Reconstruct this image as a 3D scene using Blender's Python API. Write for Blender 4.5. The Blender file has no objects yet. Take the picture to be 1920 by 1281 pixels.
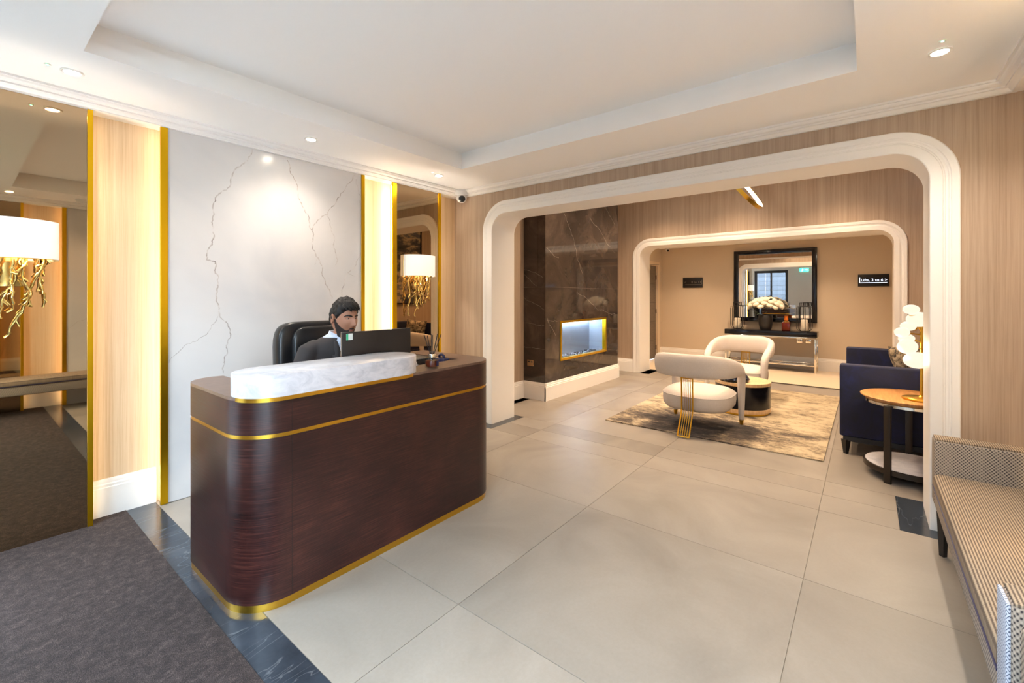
import bpy, bmesh, math, random
from mathutils import Vector, Matrix, noise
random.seed(7)
PI = math.pi
scene = bpy.context.scene
COL = scene.collection

# ---------------------------------------------------------------- camera
cd = bpy.data.cameras.new('camera')
cam = bpy.data.objects.new('camera', cd); COL.objects.link(cam)
cd.sensor_width = 36.0; cd.sensor_fit = 'HORIZONTAL'
cd.lens = 834.2 / 1920 * 36
cd.shift_y = -(640.5 - 554.2) / 1920
cd.clip_start = 0.02; cd.clip_end = 200
cam.location = (0, 0, 1.4)
cam.rotation_euler = (PI/2, 0, 0.6732 - PI/2)
scene.camera = cam

# ---------------------------------------------------------------- world, exposure
w = bpy.data.worlds.new('sky'); scene.world = w; w.use_nodes = True
bg = w.node_tree.nodes['Background']
bg.inputs[0].default_value = (0.72, 0.85, 1.0, 1); bg.inputs[1].default_value = 10.0
scene.view_settings.view_transform = 'Standard'
scene.view_settings.look = 'None'
scene.view_settings.gamma = 1.0
scene.view_settings.use_curve_mapping = False
scene.view_settings.exposure = 1.72
scene.cycles.use_denoising = True
scene.cycles.max_bounces = 10
scene.cycles.diffuse_bounces = 7
scene.cycles.glossy_bounces = 6
scene.cycles.transparent_max_bounces = 12
scene.cycles.sample_clamp_indirect = 6
scene.cycles.caustics_reflective = False
scene.cycles.caustics_refractive = False
WARM = (1.0, 0.87, 0.74)
WARMER = (1.0, 0.72, 0.47)
DOWN_L, DOWN_R = 13.0, 27.0       # reception downlights
LOUNGE_W = 42.0     # unseen downlights added to light the lounge
HALL_W = 33.0
LED_E = 3.1        # recess led strips

def light(name, kind, loc, energy, color, rot=(0,0,0), **kw):
    ld = bpy.data.lights.new(name, kind); ld.energy = energy; ld.color = color
    for k, v in kw.items(): setattr(ld, k, v)
    o = bpy.data.objects.new(name, ld); COL.objects.link(o); o.location = loc; o.rotation_euler = rot
    return o
def portal(name, x, y0, y1, z0, z1):
    o = light(name, 'AREA', (x, (y0+y1)/2, (z0+z1)/2), 1, (1,1,1), (0, -PI/2, 0), shape='RECTANGLE', size=z1-z0, size_y=y1-y0)
    o.data.cycles.is_portal = True
portal('window_portal', -0.62, -0.4, 1.55, 0.0, 2.45)
portal('door_portal', -0.62, 2.41, 3.60, 0.0, 2.40)

# ---------------------------------------------------------------- materials
def lin(c):
    c = c/255.0
    return c/12.92 if c <= 0.04045 else ((c+0.055)/1.055)**2.4
def rgb(r, g, b): return (lin(r), lin(g), lin(b), 1)
class NT:
    def __init__(s, m): s.t = m.node_tree; s.b = s.t.nodes['Principled BSDF']
    def n(s, kind, **kw):
        nd = s.t.nodes.new(kind)
        for k, v in kw.items():
            if hasattr(nd, k) and not k.startswith('i_'): setattr(nd, k, v)
        return nd
    def l(s, a, b): s.t.links.new(a, b)
def mat(name, col, rough=0.5, metal=0.0, **kw):
    m = bpy.data.materials.new(name); m.use_nodes = True
    b = m.node_tree.nodes['Principled BSDF']
    b.inputs['Base Color'].default_value = rgb(*col)
    b.inputs['Roughness'].default_value = rough
    b.inputs['Metallic'].default_value = metal
    for k, v in kw.items(): b.inputs[k].default_value = v
    return m
def coords(N, scale=(1,1,1), rot=(0,0,0), kind='world'):
    """texture coordinates fixed to the world (default) or to the object"""
    mp = N.n('ShaderNodeMapping'); mp.inputs['Scale'].default_value = scale; mp.inputs['Rotation'].default_value = rot
    if kind == 'world':
        g = N.n('ShaderNodeNewGeometry'); N.l(g.outputs['Position'], mp.inputs['Vector'])
    else:
        g = N.n('ShaderNodeTexCoord'); N.l(g.outputs['Object'], mp.inputs['Vector'])
    return mp.outputs['Vector']
def noise_n(N, vec, scale=5, detail=3, rough=.5, dist=0):
    n = N.n('ShaderNodeTexNoise'); n.inputs['Scale'].default_value = scale
    n.inputs['Detail'].default_value = detail; n.inputs['Roughness'].default_value = rough
    n.inputs['Distortion'].default_value = dist
    N.l(vec, n.inputs['Vector']); return n.outputs['Fac']
def ramp(N, fac, stops):
    r = N.n('ShaderNodeValToRGB'); e = r.color_ramp.elements
    while len(e) < len(stops): e.new(0.5)
    for i, (p, c) in enumerate(stops):
        e[i].position = p; e[i].color = rgb(*c) if len(c) == 3 else c
    N.l(fac, r.inputs['Fac']); return r.outputs['Color']
def mixc(N, fac, a, b, mode='MIX'):
    m = N.n('ShaderNodeMix'); m.data_type = 'RGBA'; m.blend_type = mode
    if hasattr(fac, 'links'): N.l(fac, m.inputs[0])
    else: m.inputs[0].default_value = fac
    for i, v in ((6, a), (7, b)):
        if hasattr(v, 'links'): N.l(v, m.inputs[i])
        else: m.inputs[i].default_value = v
    return m.outputs[2]
def math_n(N, op, a, b=None):
    m = N.n('ShaderNodeMath'); m.operation = op
    for i, v in enumerate((a, b)):
        if v is None: continue
        if hasattr(v, 'links'): N.l(v, m.inputs[i])
        else: m.inputs[i].default_value = v
    return m.outputs[0]
def bump(N, h, strength=.2, dist=.01):
    b = N.n('ShaderNodeBump'); b.inputs['Strength'].default_value = strength; b.inputs['Distance'].default_value = dist
    N.l(h, b.inputs['Height']); N.l(b.outputs['Normal'], N.b.inputs['Normal'])
def base(N, c): N.l(c, N.b.inputs['Base Color'])
def emit(name, col, strength):
    m = mat(name, (0,0,0)); b = m.node_tree.nodes['Principled BSDF']
    b.inputs['Emission Color'].default_value = (*col, 1); b.inputs['Emission Strength'].default_value = strength
    return m

M = {}
M['ceil'] = mat('ceiling_paint', (247,245,242), .9)
M['trim'] = mat('white_trim_paint', (242,239,235), .45)
M['paint'] = mat('beige_wall_paint', (208,192,170), .85)
M['grey_paint'] = mat('pale_grey_wall_paint', (200,198,192), .85)
M['brass'] = mat('brushed_brass', (214,168,62), .28, 1.0)
M['goldtrim'] = mat('gold_trim_metal', (226,178,30), .3, 1.0)
M['gold'] = mat('polished_gold', (216,184,110), .16, 1.0)
M['chrome'] = mat('polished_steel', (225,218,205), .12, 1.0)
M['black'] = mat('black_plastic', (18,18,20), .35)
M['blackmat'] = mat('matt_black_metal', (22,21,22), .5)
M['screen'] = mat('dark_monitor_back', (26,24,26), .42)
M['leather'] = mat('black_leather', (20,20,22), .32)
M['candle'] = mat('candle_wax', (240,232,215), .6)
M['white'] = mat('white_plastic', (232,232,230), .4)
M['bronze_mirror'] = mat('bronze_tinted_mirror', (181,156,124), .015, 1.0)
M['mirror'] = mat('clear_mirror', (232,230,226), .01, 1.0)
M['darkwoodleg'] = mat('black_stained_wood', (20,18,20), .4)
M['nero'] = mat('black_gloss_lacquer', (12,12,20), .18)
M['bronze'] = mat('dark_bronze_metal', (62,56,50), .35, .8)
M['rope_dark'] = mat('dark_reed', (30,28,34), .6)
M['skin'] = mat('skin', (186,132,104), .5)
M['hair'] = mat('dark_hair', (24,19,17), .55)
M['beard'] = mat('dark_beard', (50,38,33), .8)
M['lip'] = mat('lips', (150,90,84), .5)
M['eye'] = mat('eye_white', (190,176,166), .3)
M['iris'] = mat('brown_iris', (38,24,16), .2)
M['shirt'] = mat('pale_blue_shirt', (205,216,235), .8)
M['suit'] = mat('charcoal_suit_wool', (58,53,53), .85)
M['tie'] = mat('navy_tie', (20,26,48), .5)
M['shoe'] = mat('black_shoe_leather', (15,14,14), .3)
M['led'] = emit('warm_led', (1.0, .74, .42), LED_E)
M['led_bright'] = emit('bright_warm_led', (1.0, .84, .58), LED_E*2.6)
M['bulb'] = emit('lit_bulb', (1.0, .85, .66), 40.0)
M['down'] = emit('downlight_lens', (1.0, .88, .7), 60.0)
M['green'] = emit('green_indicator', (.1, 1.0, .45), 12.0)
M['ring'] = emit('white_led_ring', (1.0, .93, .82), 14.0)
M['coldled'] = emit('cool_led', (.72, .84, 1.0), 60.0)
M['globe'] = emit('lit_opal_glass', (1.0, .87, .68), .34)
M['exit'] = emit('lit_green_sign', (.05, .75, .5), 1.6)
M['exitw'] = emit('lit_white_symbol', (.9, 1.0, .95), 2.2)
M['signtext'] = emit('lit_sign_lettering', (.80, .86, 1.0), .55)
M['signtext_dim'] = mat('dull_sign_lettering', (120,112,100), .5)

m = M['shade'] = mat('cream_lamp_shade', (244,238,226), .9)
m.node_tree.nodes['Principled BSDF'].inputs['Emission Color'].default_value = (1.0, .93, .82, 1)
m.node_tree.nodes['Principled BSDF'].inputs['Emission Strength'].default_value = .13

def m_glass(name, col, fac_gloss=.08, rough=.0):
    m = bpy.data.materials.new(name); m.use_nodes = True; t = m.node_tree; t.nodes.clear()
    out = t.nodes.new('ShaderNodeOutputMaterial'); tr = t.nodes.new('ShaderNodeBsdfTransparent')
    gl = t.nodes.new('ShaderNodeBsdfGlossy'); mx = t.nodes.new('ShaderNodeMixShader'); fr = t.nodes.new('ShaderNodeFresnel')
    fr.inputs[0].default_value = 1.45
    tr.inputs[0].default_value = rgb(*col); gl.inputs['Roughness'].default_value = rough
    ge = t.nodes.new('ShaderNodeNewGeometry'); sb = t.nodes.new('ShaderNodeMath'); sb.operation = 'SUBTRACT'; sb.inputs[0].default_value = 1.0
    mu = t.nodes.new('ShaderNodeMath'); mu.operation = 'MULTIPLY'
    t.links.new(ge.outputs['Backfacing'], sb.inputs[1]); t.links.new(sb.outputs[0], mu.inputs[0]); t.links.new(fr.outputs[0], mu.inputs[1])
    t.links.new(mu.outputs[0], mx.inputs[0]); t.links.new(tr.outputs[0], mx.inputs[1]); t.links.new(gl.outputs[0], mx.inputs[2])
    t.links.new(mx.outputs[0], out.inputs[0]); return m
M['glass'] = m_glass('clear_glass', (245,248,248))
M['amber'] = m_glass('amber_glass', (190,110,50))

# floor tile: warm greige concrete-look porcelain, satin
m = M['tile'] = mat('greige_stone_tile', (196,184,168), .3); N = NT(m)
v = coords(N)
oi = N.n('ShaderNodeObjectInfo')
ad = N.n('ShaderNodeVectorMath'); ad.operation = 'ADD'; N.l(v, ad.inputs[0])
sc_ = N.n('ShaderNodeVectorMath'); sc_.operation = 'SCALE'; sc_.inputs['Scale'].default_value = 9.0
cmb = N.n('ShaderNodeCombineXYZ'); N.l(oi.outputs['Random'], cmb.inputs[0]); N.l(oi.outputs['Random'], cmb.inputs[1])
N.l(cmb.outputs[0], sc_.inputs[0]); N.l(sc_.outputs[0], ad.inputs[1])
tv = ad.outputs[0]
n1 = noise_n(N, tv, 1.3, 4, .55, 1.2)
c1 = ramp(N, n1, [(.25, (132,124,115)), (.5, (146,138,128)), (.8, (158,150,140))])
n2 = noise_n(N, v, 60, 4, .7)
c2 = ramp(N, n2, [(.3, (225,222,218)), (.7, (255,255,255))])
c3 = mixc(N, .35, c1, c2, 'MULTIPLY')
rnd = math_n(N, 'MULTIPLY', oi.outputs['Random'], .14)
rnd = math_n(N, 'ADD', rnd, .90)
hs = N.n('ShaderNodeHueSaturation'); N.l(c3, hs.inputs['Color']); N.l(rnd, hs.inputs['Value'])
base(N, hs.outputs['Color'])
rr = math_n(N, 'MULTIPLY', n2, .18); rr = math_n(N, 'ADD', rr, .34); N.l(rr, N.b.inputs['Roughness'])
bump(N, n2, .05, .002)
m = M['grout'] = mat('grout', (150,140,126), .8)
# slate
m = M['slate'] = mat('dark_grey_marble_tile', (70,76,86), .16); N = NT(m)
v = coords(N, (1,1,1), (0,0,.5)); n1 = noise_n(N, v, 3.0, 7, .65, .2)
c = ramp(N, n1, [(.3, (38,43,50)), (.55, (54,60,68)), (.75, (70,75,82))])
v2 = coords(N, (1,5,1), (0,0,-.35)); n3 = noise_n(N, v2, 1.6, 3, .5, .5)
vein = ramp(N, n3, [(.494, (0,0,0)), (.5, (110,110,110)), (.506, (0,0,0))])
base(N, mixc(N, vein, c, rgb(180,182,184)))
# carpet
m = M['carpet'] = mat('brown_grey_carpet', (92,76,72), .95); N = NT(m)
v = coords(N); a = noise_n(N, v, 260, 2, .8); b_ = noise_n(N, v, 24, 6, .85, .4)
mm = math_n(N, 'ADD', math_n(N, 'MULTIPLY', a, .55), math_n(N, 'MULTIPLY', b_, .45))
base(N, ramp(N, mm, [(.38, (16,10,9)), (.5, (46,35,33)), (.62, (92,78,75))])); bump(N, a, .9, .006)
# wallpapers (vertical strie)
def strie(name, cols, s=55):
    m = mat(name, cols[1], .6); N = NT(m)
    v = coords(N, (1,1,.012)); a = noise_n(N, v, s, 5, .75); v2 = coords(N, (1,1,.006)); b = noise_n(N, v2, s*.16, 3, .6)
    mm = math_n(N, 'ADD', math_n(N, 'MULTIPLY', a, .6), math_n(N, 'MULTIPLY', b, .4))
    base(N, ramp(N, mm, [(.34, cols[0]), (.5, cols[1]), (.66, cols[2])])); return m
M['paper'] = strie('striated_taupe_wallcovering', [(156,134,114), (178,156,135), (190,170,149)], 130)
M['veneer'] = strie('pale_ribbed_veneer', [(208,174,132), (226,197,160), (236,211,178)], 130)
# white marble slab
m = M['marble'] = mat('white_veined_marble', (228,222,218), .2); N = NT(m)
v = coords(N); n1 = noise_n(N, v, 1.1, 4, .5, .8)
base(N, ramp(N, n1, [(.3, (200,198,198)), (.6, (218,213,209)), (.8, (224,219,214))]))
m = M['vein'] = mat('grey_marble_vein', (150,140,132), .2); N = NT(m)
v = coords(N); n1 = noise_n(N, v, 16, 4, .7)
base(N, ramp(N, n1, [(.32, (224,218,214)), (.5, (190,180,172)), (.7, (128,120,116))]))
# carrara counter
m = M['carrara'] = mat('honed_carrara_marble', (226,226,230), .3); N = NT(m)
v = coords(N, (1,1,2)); n1 = noise_n(N, v, 7, 8, .7, 1.2)
base(N, ramp(N, n1, [(.3, (172,172,178)), (.5, (200,198,202)), (.65, (214,211,213))]))
# dark stone for the fireplace
m = M['darkstone'] = mat('polished_brown_black_marble', (52,44,40), .045); N = NT(m)
v = coords(N); n1 = noise_n(N, v, 2.2, 7, .65, 1.0)
base(N, ramp(N, n1, [(.3, (38,34,33)), (.55, (66,56,50)), (.75, (92,79,69))]))
M['whitevein'] = mat('pale_stone_vein', (150,140,130), .1)
# wenge wood
m = M['wenge'] = mat('dark_stained_oak_veneer', (50,28,24), .3); N = NT(m)
v = coords(N, (1.2,1.2,60)); a = noise_n(N, v, 4.5, 5, .7, .3); b = noise_n(N, coords(N), 2.2, 4, .6)
mm = math_n(N, 'ADD', math_n(N, 'MULTIPLY', a, .6), math_n(N, 'MULTIPLY', b, .4))
base(N, ramp(N, mm, [(.36, (17,6,6)), (.5, (44,18,16)), (.64, (78,40,32))]))
rr = math_n(N, 'MULTIPLY', a, .25); rr = math_n(N, 'ADD', rr, .2); N.l(rr, N.b.inputs['Roughness']); bump(N, a, .12, .002)
m = M['wengetop'] = mat('oak_desk_top_with_sheen', (70,48,40), .3); N = NT(m)
v = coords(N, (2,40,1)); a = noise_n(N, v, 4, 5, .7)
base(N, ramp(N, a, [(.35, (92,70,58)), (.65, (124,98,82))]))  # lightened: sheen from the recess lights is put into the base colour
# walnut / light wood tops
m = M['walnut'] = mat('warm_walnut', (176,118,66), .3); N = NT(m)
v = coords(N, (2,22,2), (0,0,.4)); a = noise_n(N, v, 3, 3, .5, .2)
base(N, ramp(N, a, [(.3, (166,112,60)), (.5, (186,132,76)), (.7, (202,150,92))]))
m = M['ash'] = mat('pale_ash_wood', (214,180,138), .4); N = NT(m)
a = noise_n(N, coords(N, (3,26,3)), 3, 4, .6)
base(N, ramp(N, a, [(.3, (196,160,116)), (.7, (224,192,150))]))
# boucle / fabric cream
m = M['cream'] = mat('cream_upholstery', (206,196,188), .95); N = NT(m)
a = noise_n(N, coords(N, kind='object'), 320, 2, .7); b = noise_n(N, coords(N, kind='object'), 12, 3, .5)
base(N, ramp(N, a, [(.3, (188,178,170)), (.7, (218,209,201))])); bump(N, a, .3, .003)
m = M['navy'] = mat('navy_velvet', (18,30,66), .75); N = NT(m)
b = noise_n(N, coords(N, kind='object'), 5, 5, .7, .8)
base(N, ramp(N, b, [(.3, (3,7,28)), (.55, (6,14,52)), (.75, (13,26,78))]))
N.b.inputs['Sheen Weight'].default_value = .12; N.b.inputs['Sheen Tint'].default_value = rgb(90,110,180)
# bench fabrics
m = M['weave'] = mat('grey_woven_bench_fabric', (150,138,126), .9); N = NT(m)
v = coords(N, (1,1,1), (0,0,0))
sx = N.n('ShaderNodeSeparateXYZ'); N.l(v, sx.inputs[0])
hh = math_n(N, 'ADD', sx.outputs[0], sx.outputs[1])
wa = math_n(N, 'SINE', math_n(N, 'MULTIPLY', hh, 2*PI/.015))
wb = math_n(N, 'SINE', math_n(N, 'MULTIPLY', sx.outputs[2], 2*PI/.017))
pr_ = math_n(N, 'MULTIPLY', wa, wb)
base(N, ramp(N, math_n(N, 'ADD', math_n(N, 'MULTIPLY', pr_, .5), .5), [(.1, (176,163,148)), (.62, (146,134,122)), (.86, (52,48,50))]))
bump(N, pr_, .3, .002)
m = M['stripe'] = mat('tan_striped_seat_fabric', (190,165,132), .9); N = NT(m)
sx = N.n('ShaderNodeSeparateXYZ'); N.l(coords(N), sx.inputs[0])
wa = math_n(N, 'SINE', math_n(N, 'MULTIPLY', sx.outputs[1], 2*PI/.0095))
wn = noise_n(N, coords(N, (120,1,1)), 3, 2, .5)
mm = math_n(N, 'ADD', math_n(N, 'MULTIPLY', wa, .42), wn)
base(N, ramp(N, mm, [(.2, (94,80,68)), (.5, (140,123,103)), (.85, (170,152,129))])); bump(N, wa, .25, .002)
m = M['diamond'] = mat('blue_grey_geometric_fabric', (170,176,190), .9); N = NT(m)
sx = N.n('ShaderNodeSeparateXYZ'); N.l(coords(N), sx.inputs[0])
hx = math_n(N, 'ADD', sx.outputs[0], sx.outputs[1])
def tri(N, x, p): return math_n(N, 'ABSOLUTE', math_n(N, 'SUBTRACT', math_n(N, 'FRACT', math_n(N, 'DIVIDE', x, p)), .5))
dd = math_n(N, 'ADD', tri(N, hx, .022), tri(N, sx.outputs[2], .03))
dd = math_n(N, 'FRACT', math_n(N, 'MULTIPLY', dd, 3.0))
base(N, ramp(N, dd, [(.0, (66,76,100)), (.28, (80,92,118)), (.34, (196,202,214)), (1.0, (184,190,204))]))
# rug
m = M['rug'] = mat('distressed_beige_rug', (190,168,130), .95); N = NT(m)
v = coords(N, (2.4,1.1,1)); a = noise_n(N, v, 2.2, 10, .78, .4)
v2 = coords(N, (9,2.6,1)); b = noise_n(N, v2, 5, 7, .85, .2)
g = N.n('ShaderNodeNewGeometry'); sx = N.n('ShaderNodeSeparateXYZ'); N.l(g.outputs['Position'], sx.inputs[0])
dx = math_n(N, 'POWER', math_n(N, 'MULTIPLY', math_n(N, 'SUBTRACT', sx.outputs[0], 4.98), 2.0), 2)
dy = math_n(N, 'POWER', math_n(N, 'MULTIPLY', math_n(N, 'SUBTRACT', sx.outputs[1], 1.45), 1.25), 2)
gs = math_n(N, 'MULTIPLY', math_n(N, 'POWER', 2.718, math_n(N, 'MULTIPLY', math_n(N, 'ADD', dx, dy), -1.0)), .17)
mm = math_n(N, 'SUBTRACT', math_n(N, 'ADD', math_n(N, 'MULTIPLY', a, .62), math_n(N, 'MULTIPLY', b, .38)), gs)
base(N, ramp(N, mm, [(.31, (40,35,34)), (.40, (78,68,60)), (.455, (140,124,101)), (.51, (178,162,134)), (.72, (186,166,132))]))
bump(N, b, .5, .004)
# patterned cushion, bowl, painting, brick, flowers
m = M['cushion'] = mat('gold_grey_brocade', (120,104,84), .7); N = NT(m)
a = noise_n(N, coords(N, kind='object'), 11, 4, .6, 1.5)
base(N, ramp(N, a, [(.4, (48,44,42)), (.5, (150,132,106)), (.62, (205,188,158))]))
m = M['bluepat'] = mat('blue_patterned_glaze', (30,40,66), .15); N = NT(m)
vo = N.n('ShaderNodeTexVoronoi'); vo.inputs['Scale'].default_value = 34; N.l(coords(N, kind='object'), vo.inputs['Vector'])
base(N, ramp(N, vo.outputs['Distance'], [(.15, (110,124,150)), (.32, (26,34,58)), (.7, (12,16,30))]))
m = M['art'] = mat('storm_cloud_painting', (70,72,78), .35); N = NT(m)
a = noise_n(N, coords(N, (1,1,2.0)), 1.7, 9, .66, .25)
base(N, ramp(N, a, [(.33, (22,24,30)), (.47, (66,70,78)), (.55, (190,170,140)), (.62, (96,100,108)), (.75, (40,44,52))]))
m = M['brick'] = mat('pale_painted_brick', (205,208,212), .8); N = NT(m)
br = N.n('ShaderNodeTexBrick'); br.inputs['Scale'].default_value = 1.0
br.inputs['Brick Width'].default_value = .24; br.inputs['Row Height'].default_value = .085; br.inputs['Mortar Size'].default_value = .012
br.inputs['Color1'].default_value = rgb(52,57,66); br.inputs['Color2'].default_value = rgb(38,42,50); br.inputs['Mortar'].default_value = rgb(20,22,26)
N.l(coords(N, (1,1,1), (PI/2, 0, PI/2)), br.inputs['Vector']); base(N, br.outputs['Color'])
M['paving'] = mat('pale_paving', (88,88,87), .8)
M['door_frame'] = mat('anthracite_door_frame', (34,36,40), .4)
m = M['greydoor'] = mat('grey_brown_door_veneer', (104,92,80), .45); N = NT(m)
a = noise_n(N, coords(N, (2,2,40)), 3, 4, .6); base(N, ramp(N, a, [(.3, (88,78,68)), (.7, (120,108,94))]))
M['doorcream'] = mat('cream_door_frame', (222,204,176), .5)
M['petal'] = mat('ivory_petal', (244,238,220), .7)
M['leaf'] = mat('dark_green_leaf', (48,66,40), .6)
M['liquid'] = mat('amber_liquid', (130,44,16), .1); M['liquid'].node_tree.nodes['Principled BSDF'].inputs['Transmission Weight'].default_value = .4
M['orange'] = mat('orange_reflection', (214,112,24), .6)
M['vase'] = mat('charcoal_ceramic', (40,38,38), .45)
M['grass_glass'] = mat('grey_box_lining', (150,158,170), .5)
M['marbledisc'] = M['carrara']
M['stickg'] = mat('green_sticker', (40,180,130), .5)
M['stickw'] = mat('white_sticker', (225,232,228), .5)
M['blueobj'] = mat('dark_blue_plastic', (26,30,74), .4)

# ---------------------------------------------------------------- helpers
def finish(name, bm, m, parent=None, world=True, smooth=True, ang=35, loc=None):
    me = bpy.data.meshes.new(name)
    bmesh.ops.recalc_face_normals(bm, faces=bm.faces[:])
    bm.to_mesh(me); bm.free()
    if m is not None: me.materials.append(m)
    if smooth:
        me.polygons.foreach_set('use_smooth', [True]*len(me.polygons))
        me.set_sharp_from_angle(angle=math.radians(ang))
    o = bpy.data.objects.new(name, me); COL.objects.link(o)
    if parent is not None:
        o.parent = parent
        if world:
            off = Vector((0,0,0)); p = parent
            while p is not None: off += p.location; p = p.parent
            me.transform(Matrix.Translation(-off))
    elif loc is not None:
        me.transform(Matrix.Translation(-Vector(loc))); o.location = loc
    return o
def tag(o, label, cat, group=None):
    o['label'] = label; o['category'] = cat
    if group: o['group'] = group
    return o
def thing(name, label, cat, loc=(0,0,0), rotz=0, group=None):
    o = bpy.data.objects.new(name, None); COL.objects.link(o)
    o.location = loc; o.rotation_euler = (0,0,rotz); o.empty_display_size = .1
    return tag(o, label, cat, group)
def struct(name, bm, m, parent=None, **k):
    o = finish(name, bm, m, parent, **k)
    if parent is None: o['kind'] = 'structure'
    return o
def copy_tree(o, parent=None):
    c = o.copy(); COL.objects.link(c)
    if parent is not None: c.parent = parent
    for ch in list(o.children): copy_tree(ch, c)
    return c
def B(): return bmesh.new()
def box(bm, x0, x1, y0, y1, z0, z1, bev=0, seg=2):
    t = bmesh.new()
    vs = [t.verts.new((x, y, z)) for x in (x0, x1) for y in (y0, y1) for z in (z0, z1)]
    for f in ((0,1,3,2), (4,6,7,5), (0,4,5,1), (2,3,7,6), (0,2,6,4), (1,5,7,3)): t.faces.new([vs[i] for i in f])
    bmesh.ops.recalc_face_normals(t, faces=t.faces[:])
    if bev > 0: bmesh.ops.bevel(t, geom=t.edges[:], offset=bev, segments=seg, affect='EDGES', profile=.5)
    merge(bm, t)
    return bm
def merge(bm, t, M_=None):
    if M_ is not None: t.transform(M_)
    mp = {}
    for v in t.verts: mp[v] = bm.verts.new(v.co)
    for f in t.faces:
        try: bm.faces.new([mp[v] for v in f.verts])
        except ValueError: pass
    t.free()
def frame_of(d):
    d = d.normalized(); u = Vector((0,0,1)) if abs(d.z) < .9 else Vector((1,0,0))
    a = d.cross(u).normalized(); return a, d.cross(a).normalized()
def tube(bm, pts, rad, n=10, caps=True, closed=False):
    pts = [Vector(p) for p in pts]; k = len(pts)
    if not hasattr(rad, '__len__'): rad = [rad]*k
    rings = []; pa = None
    for i, p in enumerate(pts):
        if closed: d = pts[(i+1) % k] - pts[i-1]
        else: d = pts[min(i+1, k-1)] - pts[max(i-1, 0)]
        d.normalize()
        if pa is None: a, b = frame_of(d)
        else:
            a = pa - d*pa.dot(d)
            if a.length < 1e-6: a, b = frame_of(d)
            a.normalize(); b = d.cross(a)
        pa = a
        r = rad[i]; ra, rb = (r if hasattr(r, '__len__') else (r, r))
        rings.append([bm.verts.new(p + a*math.cos(2*PI*j/n)*ra + b*math.sin(2*PI*j/n)*rb) for j in range(n)])
    rng = range(k if closed else k-1)
    for i in rng:
        A, C = rings[i], rings[(i+1) % k]
        for j in range(n): bm.faces.new((A[j], A[(j+1) % n], C[(j+1) % n], C[j]))
    if caps and not closed: bm.faces.new(rings[0][::-1]); bm.faces.new(rings[-1])
    return bm
def lathe(bm, prof, c=(0,0,0), n=32, sx=1, sy=1, caps=True):
    rings = []
    for r, z in prof:
        if r < 1e-5: rings.append([bm.verts.new((c[0], c[1], c[2]+z))])
        else: rings.append([bm.verts.new((c[0]+r*sx*math.cos(2*PI*j/n), c[1]+r*sy*math.sin(2*PI*j/n), c[2]+z)) for j in range(n)])
    for A, C in zip(rings, rings[1:]):
        for j in range(n):
            k = (j+1) % n
            if len(A) == 1 and len(C) == 1: continue
            if len(A) == 1: bm.faces.new((A[0], C[k], C[j]))
            elif len(C) == 1: bm.faces.new((A[j], A[k], C[0]))
            else: bm.faces.new((A[j], A[k], C[k], C[j]))
    if caps:
        if len(rings[0]) > 1: bm.faces.new(rings[0][::-1])
        if len(rings[-1]) > 1: bm.faces.new(rings[-1])
    return bm
def prism(bm, pts, z0, z1, top_bev=0):
    """vertical extrusion of a closed outline"""
    n = len(pts); cx = sum(p[0] for p in pts)/n; cy = sum(p[1] for p in pts)/n
    lv = [(z0, 0), (z1, 0)] if not top_bev else [(z0, 0), (z1-top_bev, 0), (z1-top_bev*.3, top_bev*.3), (z1, top_bev)]
    rings = []
    for z, ins in lv:
        R = []
        for i, (x, y) in enumerate(pts):
            if ins:
                a = Vector(pts[i-1]); b = Vector(pts[(i+1) % n]); t = (b-a).normalized(); nn = Vector((t.y, -t.x))
                x, y = x - nn.x*ins, y - nn.y*ins
            R.append(bm.verts.new((x, y, z)))
        rings.append(R)
    for A, C in zip(rings, rings[1:]):
        for j in range(n): bm.faces.new((A[j], A[(j+1) % n], C[(j+1) % n], C[j]))
    bm.faces.new(rings[0][::-1]); bm.faces.new(rings[-1])
    return bm
def rrect(x0, x1, y0, y1, rs, n=10):
    """ccw rounded rectangle; rs = radius of (x0y0, x1y0, x1y1, x0y1)"""
    if not hasattr(rs, '__len__'): rs = [rs]*4
    out = []
    for (cx, cy, sx, sy, a0), r in zip(((x0,y0,1,1,PI), (x1,y0,-1,1,1.5*PI), (x1,y1,-1,-1,0), (x0,y1,1,-1,.5*PI)), rs):
        ox, oy = cx+sx*r, cy+sy*r
        if r < 1e-4: out.append((cx, cy)); continue
        for i in range(n+1):
            a = a0 + .5*PI*i/n; out.append((ox+r*math.cos(a), oy+r*math.sin(a)))
    return out
def ell(bm, c, r, nu=16, nv=10, p=1.0, M_=None):
    """ellipsoid or, with p < 1, superellipsoid (cushion)"""
    t = bmesh.new()
    def sg(v): return math.copysign(abs(v)**p, v)
    rows = []
    for i in range(nv+1):
        th = -PI/2 + PI*i/nv
        if i in (0, nv): rows.append([t.verts.new((0, 0, r[2]*math.copysign(1, th)))]); continue
        rows.append([t.verts.new((r[0]*sg(math.cos(th))*sg(math.cos(2*PI*j/nu)), r[1]*sg(math.cos(th))*sg(math.sin(2*PI*j/nu)), r[2]*sg(math.sin(th)))) for j in range(nu)])
    for A, C in zip(rows, rows[1:]):
        for j in range(nu):
            k = (j+1) % nu
            if len(A) == 1: t.faces.new((A[0], C[k], C[j]))
            elif len(C) == 1: t.faces.new((A[j], A[k], C[0]))
            else: t.faces.new((A[j], A[k], C[k], C[j]))
    merge(bm, t, Matrix.Translation(c) @ (M_ if M_ is not None else Matrix.Identity(4)))
    return bm
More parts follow.
